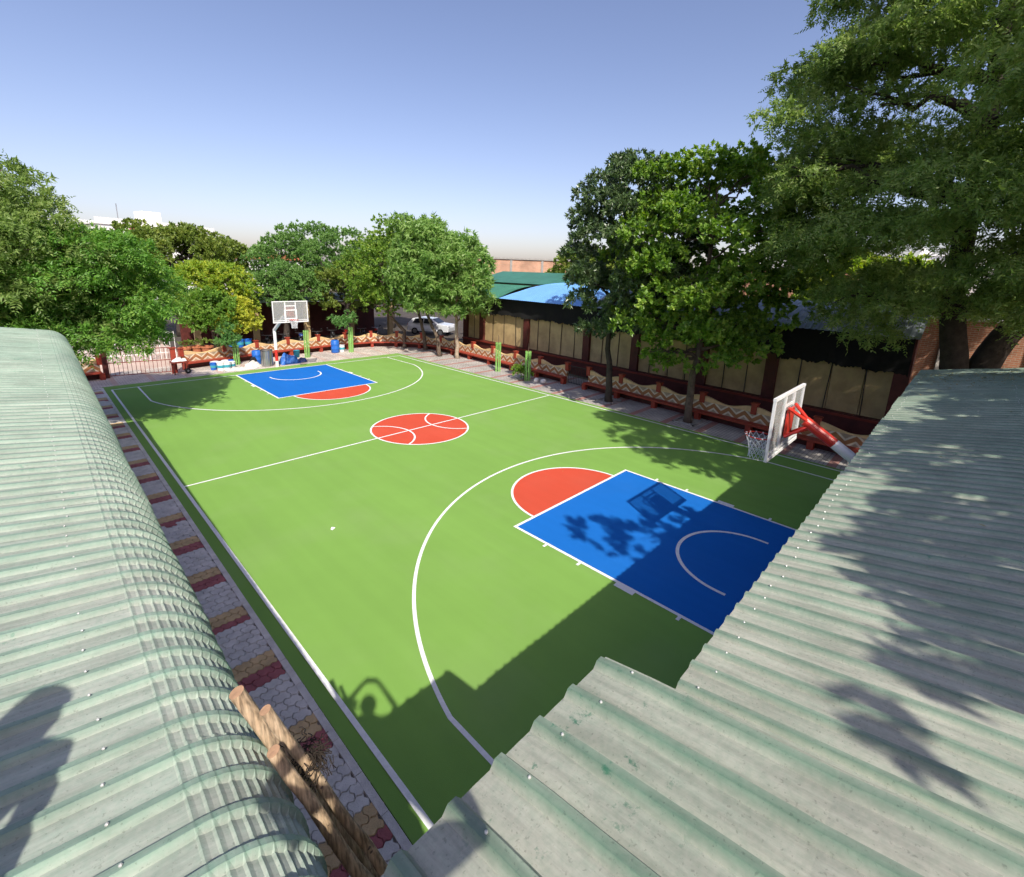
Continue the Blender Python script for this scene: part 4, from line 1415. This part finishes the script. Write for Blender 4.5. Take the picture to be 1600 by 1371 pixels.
# ================================================================== FAR BUILDINGS
def house(label, x, y, w, d, h, m_, rz=0.0, roofm=None, wins=(), parapet=True, name='house'):
    root = thing(name, label, 'building', (x, y, 0), rz)
    MB().box((0, 0, h/2-0.03), (w, d, h)).build('wall', m_, root)
    MB().box((0, 0, h+0.1), (w+0.3, d+0.3, 0.2)).build('roof_slab', roofm or M['white'], root)
    if parapet:
        for s_ in (-1, 1):
            MB().box((0, s_*(d/2), h+0.5), (w+0.2, 0.15, 0.6)).build('parapet', roofm or m_, root)
    for (wx, wz, ww, wh) in wins:
        f = MB().box((wx, -d/2-0.03, wz), (ww+0.16, 0.1, wh+0.16)).build('window', M['white'], root)
        MB().box((wx, -d/2-0.085, wz), (ww, 0.03, wh)).build('pane', M['glass_dark'], f)
    return root
hw = house('tall white house on the skyline at the left, pink strip on its wall', 1.6, 70, 10, 9, 9.8, M['white'], 0.25, wins=((-3.4, 8.0, 1.3, 1.3), (3, 8.0, 1.2, 1.3)))
MB().box((-1.2, -4.56, 7.9), (0.8, 0.12, 3.6)).build('pink_strip', mat('pink_paint', (0.55, 0.14, 0.18), 0.7), hw)
MB().box((2.6, 0, 11.0), (2.2, 2.4, 2.2)).build('stair_tower', M['white'], hw)
MB().tube([(-0.9, 0, 10.0), (-0.9, 0, 12.8)], 0.05, 6).build('antenna_mast', M['chrome'], hw)
house('low white house with red roof slab behind the dark olive tree', 16.5, 62, 9, 8, 6.2, M['white'], 0.2, M['terracotta'], wins=((-2, 4.6, 1.4, 1.2), (2, 4.6, 1.4, 1.2)))
house('white house seen over the dark olive tree', 9, 85, 10, 9, 10.4, M['white'], 0.2)
hb = house('large bare brick house behind the green pitched roof', 40, 33, 16, 12, 7.2, M['brick_y'], -0.72, M['grey'], parapet=False)
for xx in (-5.5, -1.8, 2.2, 6.0):
    MB().box((xx, -6.03, 3.6), (0.28, 0.1, 7.1)).build('concrete_column', M['grey'], hb)
house('brick and plaster house behind the great forked tree', 46, -4, 12, 14, 6.8, M['brick'], 0.0, M['white'])
house('pale house low on the right skyline', 60, -16, 14, 14, 8.5, M['white'], 0.0)
bw = thing('boundary_wall', 'sunlit bare brick boundary wall behind the forked trunk', 'wall', (17, -20, 0))
kid(MB().box((17.1, -20.5, 2.2), (0.25, 16.4, 4.5)).build('brickwork', M['brick']), bw)
for yy in (-13.4, -16.0, -18.6, -21.2):
    kid(MB().box((17.08, yy, 2.2), (0.4, 0.34, 4.56)).build('pier', M['sack']), bw)
kid(MB().box((17.1, -20.5, 4.5), (0.42, 16.5, 0.1)).build('coping', M['sack']), bw)

# ================================================================== CAR, MOTORBIKES, CLUTTER
def make_car():
    root = thing('car', 'silver white hatchback car parked behind the far right corner bench', 'car', (16.0, 21.2, -0.045), math.radians(118))
    prof = [(-2.0, 0.35), (-2.05, 0.75), (-1.9, 0.98), (-1.0, 1.05), (-0.35, 1.48), (0.9, 1.53), (1.55, 1.42), (1.92, 0.98), (2.0, 0.75), (1.98, 0.32)]
    n = len(prof)
    b = MB()
    for sy, k in ((-1, 0), (1, 1)):
        for (x_, z_) in prof:
            wy = 0.84 if z_ < 1.0 else 0.84-0.34*(z_-1.0)
            b.v.append((x_, sy*wy, z_))
    b.f = [tuple(range(n)), tuple(range(2*n-1, n-1, -1))]+[(i, n+i, n+(i+1) % n, (i+1) % n) for i in range(n)]
    b.mi = [0]*len(b.f)
    b.build('body', M['carpaint'], root, bevel=0.05)
    MB().add([(-0.97, -0.68, 1.085), (-0.97, 0.68, 1.085), (-0.40, 0.62, 1.462), (-0.40, -0.62, 1.462)], [(0, 1, 2, 3)]).build('windscreen', M['glass_dark'], root).location = (-0.02, 0, 0.012)
    MB().add([(1.60, -0.6, 1.38), (1.60, 0.6, 1.38), (1.93, 0.7, 1.02), (1.93, -0.7, 1.02)], [(0, 1, 2, 3)]).build('rear_window', M['glass_dark'], root).location = (0.015, 0, 0.012)
    for s_ in (-1, 1):
        MB().add([(-0.75, s_*0.845, 1.05), (0.35, s_*0.845, 1.05), (0.35, s_*0.70, 1.44), (-0.3, s_*0.70, 1.44)], [(0, 1, 2, 3)]).build('side_window', M['glass_dark'], root).location = (0, s_*0.012, 0)
        MB().add([(0.42, s_*0.845, 1.05), (1.45, s_*0.845, 1.05), (1.25, s_*0.70, 1.42), (0.42, s_*0.70, 1.44)], [(0, 1, 2, 3)]).build('side_window', M['glass_dark'], root).location = (0, s_*0.012, 0)
        MB().box((1.96, s_*0.62, 0.85), (0.08, 0.28, 0.22)).build('tail_lamp', M['lamp_red'], root)
        MB().box((-1.99, s_*0.6, 0.78), (0.08, 0.32, 0.16)).build('headlight', M['chrome'], root)
        MB().box((-0.65, s_*0.95, 1.06), (0.12, 0.2, 0.13)).build('mirror', M['carpaint'], root)
        for x_ in (-1.25, 1.25):
            w_ = MB().tube([(x_, s_*0.66, 0.31), (x_, s_*0.86, 0.31)], 0.31, 18).build('wheel', M['tyre'], root)
            MB().tube([(x_, s_*0.85, 0.31), (x_, s_*0.868, 0.31)], 0.19, 14).build('hub_cap', M['chrome'], w_)
    MB().box((2.0, 0, 0.48), (0.12, 1.6, 0.2)).build('bumper', M['carpaint'], root, bevel=0.03)
make_car()

def make_bike(paint, label, loc, rz):
    root = thing('motorbike', label, 'motorbike', loc, rz, 'motorbikes parked behind the far bench wall')
    for x_ in (-0.62, 0.62):
        ring = [(x_+0.27*math.cos(t), 0, 0.29+0.27*math.sin(t)) for t in np.linspace(0, 2*math.pi, 21)]
        w_ = MB().tube(ring, 0.05, 8).build('wheel', M['tyre'], root)
        b = MB()
        for k in range(8):
            t = k*math.pi/4
            b.tube([(x_, 0, 0.29), (x_+0.25*math.cos(t), 0, 0.29+0.25*math.sin(t))], 0.008, 4)
        b.tube([(x_, -0.06, 0.29), (x_, 0.06, 0.29)], 0.06, 10)
        b.build('spokes', M['chrome'], w_)
    MB().tube([(-0.15, 0, 0.80), (0.02, 0, 0.86), (0.22, 0, 0.88), (0.36, 0, 0.80)], [0.08, 0.14, 0.15, 0.07], 10).build('fuel_tank', paint, root, smooth=True)
    MB().tube([(-0.72, 0, 0.80), (-0.5, 0, 0.80), (-0.1, 0, 0.78)], [0.08, 0.12, 0.10], 8).build('seat', M['tyre'], root, smooth=True)
    MB().box((0.05, 0, 0.48), (0.36, 0.26, 0.34)).build('engine', M['chrome'], root, bevel=0.03)
    MB().tube([(0.62, -0.07, 0.29), (0.45, -0.07, 0.95)], 0.022, 6).tube([(0.62, 0.07, 0.29), (0.45, 0.07, 0.95)], 0.022, 6).build('fork', M['chrome'], root)
    MB().tube([(0.32, -0.36, 1.06), (0.44, -0.2, 1.02), (0.44, 0.2, 1.02), (0.32, 0.36, 1.06)], 0.014, 6).build('handlebar', M['chrome'], root)
    MB().lathe([(0.03, -0.05), (0.10, 0.0), (0.10, 0.05)], (0.52, 0, 0.9), 10).build('headlamp', paint, root)
    MB().tube([(-0.85, 0, 0.62), (-0.62, 0, 0.66), (-0.4, 0, 0.6)], [0.02, 0.06, 0.03], 6).build('mudguard', paint, root)
    MB().tube([(0.1, 0.14, 0.3), (-0.35, 0.16, 0.28), (-0.8, 0.18, 0.36)], [0.02, 0.035, 0.045], 8).build('exhaust', M['chrome'], root)
    for s_ in (-1, 1):
        MB().tube([(0.42, s_*0.25, 1.03), (0.40, s_*0.3, 1.2)], 0.008, 4).tube([(0.40, s_*0.26, 1.2), (0.40, s_*0.36, 1.2)], [0.05, 0.03], 8).build('mirror', M['tyre'], root)
    return root
names = ['beside the far hoop', 'right of the far hoop', 'behind the left tree guard', 'behind the blue drum', 'left of the right tree guard', 'behind the right tree guard', 'under the bright corner tree', 'near the silver car']
paints = ['bike', 'bike', 'bike_blue', 'bike', 'bike', 'bike_red', 'bike', 'bike_red']
for i, (nm, pt) in enumerate(zip(names, paints)):
    x_ = 1.5+i*1.2
    make_bike(M[pt], '%s motorbike parked behind the far bench wall, %s' % ({'bike': 'black', 'bike_blue': 'dark blue', 'bike_red': 'red'}[pt], nm), (x_, 20.0+0.10*i-(0.4 if i > 5 else 0), -0.045), math.radians(70+random.uniform(-12, 12)))

ps = thing('dark_backing_shed', 'low open shed with cream columns, added as dark backing behind the far trees', 'shed', (6, 25, 0))  # added to darken the gap below the crowns; back wall coloured as shade
kid(MB().box((5.2, 25.6, 1.6), (15.0, 0.2, 3.3)).build('back_wall', M['darkmaroon']), ps)
for x_ in (-2.0, 1.6, 5.2, 8.8, 12.4):
    kid(MB().box((x_, 22.3, 1.5), (0.35, 0.35, 3.1)).build('column', M['panel']), ps)
for i in range(5):
    o = MB().add([(-2.4+i*3.06, 21.9, 3.1), (0.64+i*3.06, 21.9, 3.1), (0.64+i*3.06, 25.9, 3.5), (-2.4+i*3.06, 25.9, 3.5)], [(0, 1, 2, 3)]).build('roof_sheet', M['greyroof'])
    kid(o, ps)
    o.modifiers.new('thick', 'SOLIDIFY').thickness = 0.04
def tree_guard(label, x_, y_, h, leafy, lean=0.0):
    root = thing('tree_guard', label, 'tree guard', (x_, y_, 0), 0, 'green tree guards around the court')
    n = 9
    for k in range(n):
        t = 2*math.pi*k/n
        MB().box((0.15*math.cos(t), 0.15*math.sin(t), h/2-0.02), (0.018, 0.045, h), t).build('slat', M['guard'], root)
    for z_ in (0.15, h*0.5, h-0.1):
        MB().tube([(0.165*math.cos(t), 0.165*math.sin(t), z_) for t in np.linspace(0, 2*math.pi, 17)], 0.012, 5).build('hoop', M['guard'], root)
    pl = thing('young_tree', label.replace('tree guard', 'guard').replace('green', 'young tree in green', 1), 'young tree', (x_, y_, 0), 0, 'young trees in guards')
    MB().tube([(0, 0, -0.05), (0.02, 0.01, h*0.6), (lean*0.3, 0, h+0.4)], [0.03, 0.022, 0.01], 6).build('stem', M['bark'], pl)
    if leafy:
        cl_ = [(lean*0.3+random.uniform(-.45, .45)*leafy, random.uniform(-.4, .4)*leafy, h+0.15+random.uniform(-.1, .6)*leafy, 0.32, 0.7) for _ in range(int(5*leafy)+2)]
        V, F = foliage(cl_, 60, T_droop, droop=0.4, size=(0.5, 0.8))
        np_mesh('crown', V, F, LM['young'], pl)
tree_guard('green slatted tree guard beside the far hoop with bare top', 2.55, 16.1, 1.75, 0)
tree_guard('green slatted tree guard right of the blue drum with a spreading sapling', 5.65, 16.3, 1.75, 1.5, -1.5)
tree_guard('green slatted tree guard left of the far hoop with bushy sapling', -1.5, 16.2, 1.15, 1.5)
tree_guard('green slatted tree guard in front of the right bench with bare stem', 9.4, 5.6, 1.75, 0)
tree_guard('green slatted tree guard standing in a leafy shrub by the white stones', 9.0, 2.85, 1.65, 0)
sh = thing('shrub', 'low dark green shrub round a tree guard by the white stones', 'shrub', (8.95, 3.1, 0))
MB().tube([(0, 0, -0.03), (0.05, 0, 0.4)], [0.03, 0.01], 6).build('stem', M['bark'], sh)
V, F = foliage([(-0.15, 0.15, 0.35, 0.35, .9), (0.15, 0.2, 0.45, 0.35, .9), (-.1, 0.35, 0.6, 0.3, .8), (0.3, 0.0, 0.3, 0.28, .8)], 150, T_small, size=(0.5, 0.8))
np_mesh('crown', V, F, LM['pongam'], sh)
for i, (x_, y_, r_) in enumerate(((9.15, 2.32, 0.15), (9.22, 1.88, 0.16))):
    b = MB().lathe([(r_*0.7, -0.01), (r_, r_*0.4), (r_*0.92, r_*0.95), (r_*0.5, r_*1.35), (0.02, r_*1.45)], (x_, y_, 0), 11)
    b.v = [(vx+random.uniform(-.015, .015), vy+random.uniform(-.015, .015), vz) for vx, vy, vz in b.v]
    tag(b.build('stone', M['stone'], smooth=True), ['white rounded stone nearer the leafy tree guard', 'white rounded stone farther right of the leafy tree guard'][i], 'stone', 'white stones on the right pavement')

def drum(label, x_, y_, h=0.85, r=0.27, m_='blueplastic', tilt=0.0):
    root = thing('drum', label, 'drum', (x_, y_, 0), 0, 'plastic drums at the far end')
    MB().lathe([(r*0.9, -0.01), (r, 0.05), (r, h*0.3), (r*1.05, h*0.33), (r, h*0.36), (r, h*0.64), (r*1.05, h*0.67), (r, h*0.7), (r, h*0.92), (r*0.8, h), (r*0.3, h*1.01)], (0, 0, 0), 18).build('shell', M[m_], root, smooth=True)
    MB().lathe([(0.05, 0), (0.05, 0.04), (0.04, 0.045)], (r*0.45, 0, h), 10).build('cap', M['darkmetal'], root)
drum('blue plastic drum standing alone before the far bench seat', 4.75, 16.8)
drum('blue plastic drum beside the bushy sapling left of the grey bin', -0.55, 15.75, 0.8, 0.26)
def bucket(label, x_, y_, m_='whiteplastic', r=0.15, h=0.32, z=0.0):
    root = thing('bucket', label, 'bucket', (x_, y_, z), 0, 'paint buckets left at the far end')
    MB().lathe([(r*0.85, -0.008), (r, h), (r*1.06, h), (r*1.06, h+0.02), (r*0.9, h+0.02), (r*0.9, h-0.03)], (0, 0, 0), 16).build('shell', M[m_], root)
    MB().tube([(r*math.cos(t), 0, h-0.02-0.12*math.sin(t)) for t in np.linspace(0, math.pi, 9)], 0.004, 4).build('handle', M['chrome'], root)
    MB().lathe([(r*0.95, h*0.35), (r*0.985, h*0.7)], (0, 0, 0), 16).build('label_band', M['tealplastic'], root).scale = (1.02, 1.02, 1)
bucket('white paint bucket right of the lone blue drum', 5.25, 16.85, 'whiteplastic', 0.19, 0.45)
pile = [(-2.9, 15.4, 'blueplastic'), (-2.55, 15.2, 'whiteplastic'), (-2.75, 15.75, 'whiteplastic'), (-2.3, 15.5, 'whiteplastic'), (-2.05, 15.25, 'whiteplastic'), (-2.35, 15.0, 'whiteplastic'), (-1.95, 15.75, 'blueplastic'), (-2.65, 15.0, 'whiteplastic')]
pl_names = ['leftmost blue', 'front left white', 'rear left white', 'middle white', 'right front white', 'foremost white', 'rear right blue', 'low front white']
for i, (x_, y_, m_) in enumerate(pile):
    bucket('%s paint bucket in the heap left of the bushy sapling' % pl_names[i], x_, y_, m_, 0.17+0.02*(i % 3), 0.36+0.06*(i % 2))
for i, x_ in enumerate((-1.2, -0.75, -0.3)):
    bucket('%s blue bucket on the far side of the wall top' % ['left', 'middle', 'right'][i], x_, 17.9, 'blueplastic', 0.2, 0.45, 0.72)
sb = thing('storage_bench', 'cement ledge behind the far wall carrying blue buckets', 'ledge', (-0.8, 17.95, 0))
MB().box((0, 0, 0.33), (2.2, 0.5, 0.78)).build('slab', M['grey'], sb)
bn = thing('bin', 'grey ribbed rubbish bin left of the far hoop pole', 'bin', (-0.30, 14.85, 0))
b = MB()
for k in range(16):
    t = 2*math.pi*k/16
    b.box((0.30*math.cos(t), 0.30*math.sin(t), 0.46), (0.03, 0.085, 0.9), t)
b.build('ribs', M['chrome'], bn)
MB().lathe([(0.27, -0.01), (0.285, 0.88), (0.25, 0.88), (0.25, 0.5)], (0, 0, 0), 18).build('shell', M['grey'], bn)
MB().tube([(0.31*math.cos(t), 0.31*math.sin(t), 0.92) for t in np.linspace(0, 2*math.pi, 21)], 0.022, 6).build('rim', M['darkmetal'], bn)

def heap(name, label, cat, x_, y_, sx, sy, h, m_, seed):
    r_ = random.Random(seed)
    n = 14
    vs_, fs = [], []
    for i in range(n+1):
        for j in range(n+1):
            u, v = i/n*2-1, j/n*2-1
            e = max(0, 1-(abs(u)**2.5+abs(v)**2.5))
            z_ = h*e**0.5*(0.65+0.35*math.sin(3*u+seed)*math.cos(4*v+seed*2)+r_.uniform(-.14, .14))
            vs_.append((x_+u*sx+r_.uniform(-.02, .02), y_+v*sy+r_.uniform(-.02, .02), max(-0.005, z_)))
    for i in range(n):
        for j in range(n):
            fs.append((i*(n+1)+j, (i+1)*(n+1)+j, (i+1)*(n+1)+j+1, i*(n+1)+j+1))
    return tag(np_mesh(name, np.array(vs_), np.array(fs), m_), label, cat)
heap('tarpaulin', 'crumpled blue tarpaulin bundle right of the far hoop pole', 'tarpaulin', 0.95, 14.95, 0.55, 0.45, 0.62, M['tarp'], 3)
heap('cloth_heap', 'pale cloth heap between the blue drum and the grey bin', 'cloth', -1.0, 15.1, 0.42, 0.3, 0.35, M['sack'], 5)
heap('sack', 'dark slumped bag at the right end of the blue tarpaulin', 'bag', 1.75, 14.95, 0.26, 0.22, 0.3, M['bike_blue'], 8)
heap('sand_heap', 'low pale rubble heap in front of the drum and bin', 'rubble', -1.7, 14.65, 0.8, 0.28, 0.13, M['sack'], 9)
heap('cloth_heap', 'dark cloth heap beside the grey bin', 'cloth', -0.85, 15.5, 0.25, 0.2, 0.55, M['tyre'], 12)
bucket('light blue bucket on top of the right end of the tarpaulin', 1.5, 15.1, 'tealplastic', 0.17, 0.4, 0.28)

# cart near the gate
ct = thing('handcart', 'maroon handcart with white sacks by the right gate post', 'cart', (-4.45, 15.35, 0), 0.1)
MB().box((0, 0, 0.62), (0.75, 0.45, 0.08)).build('tray', M['maroon'], ct)
for sx in (-1, 1):
    for sy in (-1, 1):
        MB().box((sx*0.3, sy*0.17, 0.29), (0.05, 0.05, 0.6)).build('leg', M['maroon'], ct)
w_ = MB().tube([(0.28, -0.26, 0.14), (0.28, -0.20, 0.14)], 0.14, 14).build('wheel', M['tyre'], ct)
MB().tube([(0.28, -0.265, 0.14), (0.28, -0.20, 0.14)], 0.05, 8).build('hub', M['chrome'], w_)
MB().tube([(0.36, 0.18, 0.62), (0.58, 0.18, 0.8)], 0.02, 6).tube([(0.36, -0.18, 0.62), (0.58, -0.18, 0.8)], 0.02, 6).build('handle', M['maroon'], ct)
sk = heap('sack', 'white sack lying on the maroon handcart', 'sack', 0, 0, 0.32, 0.18, 0.18, M['whiteplastic'], 2)
sk.location = (-4.45, 15.35, 0.665)
# planters behind the wall near the gate
for i, (x_, y_) in enumerate(((-3.6, 18.1), (-3.0, 18.3), (-2.5, 18.0))):
    pt = thing('flower_pot', '%s terracotta flower pot with plant behind the wall by the entrance' % ['left', 'middle', 'right'][i], 'flower pot', (x_, y_, -0.06), 0, 'terracotta pots by the entrance')
    MB().lathe([(0.2, 0), (0.3, 0.9), (0.34, 0.9), (0.34, 1.0), (0.28, 1.0), (0.26, 0.9)], (0, 0, 0), 16).build('pot', M['terracotta'], pt)
    V, F = foliage([(0, 0, 1.2, 0.26, .9)], 170, T_small, size=(0.5, 0.8))
    tag(np_mesh('plant', V, F, LM['olive'], pt), kind='stuff')
# scrap of paper and leaves on the court
for i, (x_, y_) in enumerate(((-5.6, -4.62),)):
    b = MB().add([(0, 0, 0.004), (0.10, 0.02, 0.03), (0.12, 0.09, 0.008), (0.03, 0.10, 0.05), (-0.03, 0.05, 0.02)], [(0, 1, 2, 3), (0, 3, 4)])
    o = b.build('paper_scrap', M['paper'])
    o.location = (x_, y_, 0.001)
    o.scale = (0.8, 0.8, 0.8)
    tag(o, 'small white scrap of paper lying on the green court', 'paper')
V = []
for k in range(110):
    x_, y_ = random.uniform(-7, 7), random.uniform(-9, 13)
    if k % 2: x_ = 7.3-abs(random.gauss(0, 1.6))
    q = leaf_quads(random.uniform(0.025, 0.06), random.uniform(0.015, 0.03), 0.05) @ rotz(random.uniform(0, 6.3)).T
    V.append(q+np.array([x_, y_, 0.02]))
V = np.concatenate(V)
tag(np_mesh('leaf_litter', V, np.arange(len(V)).reshape(-1, 4), LM['litter']), kind='stuff', label='tiny dry leaf bits scattered on the court')
# fallen leaves on the roof end and pavement
V = []
for k in range(900):
    x_ = 5.5-abs(random.gauss(0, 1.1)); y_ = random.uniform(-17, -13.4)
    z_ = 3.65+0.2*(-13.33-y_)+0.034
    if k % 30 == 0:
        x_ = random.uniform(-5.5, 5.4)
    q = leaf_quads(random.uniform(0.045, 0.085), random.uniform(0.02, 0.035), 0.05) @ rotz(random.uniform(0, 6.3)).T
    V.append(q+np.array([x_, y_, z_]))
V = np.concatenate(V)
tag(np_mesh('leaf_litter', V, np.arange(len(V)).reshape(-1, 4), LM['litter']), kind='stuff', label='fallen leaves lying on the olive shed roof')

# ================================================================== PEOPLE BEHIND THE CAMERA (their shadows fall into view)
def person(label, joints, shirt, group='people behind the camera'):
    """joints: dict name->(x,y,z,r); edges fixed; one skinned body, hair as child"""
    root = thing('person', label, 'person', joints['pelvis'][:3], 0, group)
    E_ = [('pelvis', 'waist'), ('waist', 'chest'), ('chest', 'neck'), ('neck', 'head'), ('head', 'crown')]
    for s_ in 'lr':
        E_ += [('chest', 'sh'+s_), ('sh'+s_, 'el'+s_), ('el'+s_, 'wr'+s_), ('wr'+s_, 'ha'+s_), ('pelvis', 'hip'+s_), ('hip'+s_, 'kn'+s_), ('kn'+s_, 'an'+s_), ('an'+s_, 'to'+s_)]
        for f_ in range(5):
            if 'f%d%s' % (f_, s_) in joints:
                E_.append(('ha'+s_, 'f%d%s' % (f_, s_)))
    names_ = list(joints)
    idx = {n_: i for i, n_ in enumerate(names_)}
    me = bpy.data.meshes.new('body')
    o0 = Vector(joints['pelvis'][:3])
    me.from_pydata([Vector(joints[n_][:3])-o0 for n_ in names_], [(idx[a], idx[c]) for a, c in E_], [])
    me.materials.append(shirt)
    o = bpy.data.objects.new('body', me)
    link(o, root)
    sk_ = o.modifiers.new('skin', 'SKIN')
    for n_ in names_:
        r_ = joints[n_][3]
        me.skin_vertices[0].data[idx[n_]].radius = (r_, r_)
    me.skin_vertices[0].data[idx['pelvis']].use_root = True
    sb_ = o.modifiers.new('sub', 'SUBSURF')
    sb_.levels = 2
    sb_.render_levels = 2
    h_ = Vector(joints['head'][:3])-o0
    MB().lathe([(0.02, 0.145), (0.075, 0.13), (0.105, 0.08), (0.112, 0.02), (0.10, -0.02)], h_, 14).build('hair', M['hair'], root, smooth=True)
    return root
def stand(px, py, z0, H, face, arms, lean=0.0):
    """joint dict for a standing adult; face = heading angle; arms: dict of el/wr positions"""
    fx, fy = math.cos(face), math.sin(face)
    lx, ly = -fy, fx                    # left
    def P_(l, f_, z_, r_): return (px+lx*l+fx*f_, py+ly*l+fy*f_, z0+z_*H, r_)
    j = {'pelvis': P_(0, 0, 0.53, 0.135), 'waist': P_(0, 0.01, 0.62, 0.125), 'chest': P_(0, 0.02, 0.76, 0.145), 'neck': P_(0, 0.02, 0.85, 0.055), 'head': P_(0, 0.03, 0.92, 0.088), 'crown': P_(0, 0.02, 0.985, 0.06)}
    for s_, k in (('l', 1), ('r', -1)):
        j['sh'+s_] = P_(k*0.185, 0.0, 0.815, 0.06)
        j['hip'+s_] = P_(k*0.10, 0, 0.50, 0.09)
        j['kn'+s_] = P_(k*0.12, 0.02, 0.28, 0.06)
        j['an'+s_] = P_(k*0.13, 0.0, 0.045, 0.042)
        j['to'+s_] = P_(k*0.15, 0.18, 0.02, 0.03)
        e, w2 = arms[s_]
        j['el'+s_] = (*e, 0.042)
        j['wr'+s_] = (*w2, 0.03)
        d = (Vector(w2)-Vector(e)).normalized()
        h2 = Vector(w2)+d*0.07
        j['ha'+s_] = (*h2, 0.033)
        side = Vector((lx, ly, 0))*(-k)
        for f_ in range(4):
            t = h2+d*(0.07-abs(f_-1.5)*0.01)+Vector((fx, fy, 0))*(0.02*(f_-1.5))+side*0.02
            j['f%d%s' % (f_, s_)] = (*t, 0.009)
        j['f4'+s_] = (*(h2+side*0.05+d*0.02), 0.010)
    return j
# photographer: right behind the lens, phone held up above the brow
fa = math.atan2(fw.y, fw.x)
bx_, by_ = CAM.x-fw.x*0.30, CAM.y-fw.y*0.30
lx, ly = -math.sin(fa), math.cos(fa)
ph = CAM-fw*0.07
arms = {}
for s_, k in (('l', 1), ('r', -1)):
    wr = (ph.x+lx*k*0.15-fw.x*0.03, ph.y+ly*k*0.15-fw.y*0.03, ph.z-0.09)
    el = (bx_+lx*k*0.40+fw.x*0.10, by_+ly*k*0.40+fw.y*0.10, CAM.z-0.38)
    arms[s_] = (el, wr)
Zf = 4.07
person('photographer on the terrace holding up a phone in both hands', stand(bx_, by_, Zf, 1.66, fa, arms), M['shirt'])
pb = MB()
q = Matrix((( RT.x, UP.x, -fw.x), (RT.y, UP.y, -fw.y), (RT.z, UP.z, -fw.z)))
pb.box(CAM-fw*0.075-UP*0.012, (0.16, 0.075, 0.008), mtx=q)
tag(pb.build('phone', M['darkmetal'], bevel=0.003), 'slim dark phone held up by the photographer', 'phone')
# second person, left of the camera
hx, hy = -10.77, -13.05
arms = {}
for s_, k in (('l', 1), ('r', -1)):
    arms[s_] = ((hx-math.sin(1.2)*k*0.24, hy+math.cos(1.2)*k*0.24, 4.92), (hx-math.sin(1.2)*k*0.22+0.1, hy+math.cos(1.2)*k*0.22+0.05, 4.68))
person('person standing on the left shed roof beside the photographer', stand(hx, hy, 4.05, 1.55, 1.2, arms), M['shirt2'])
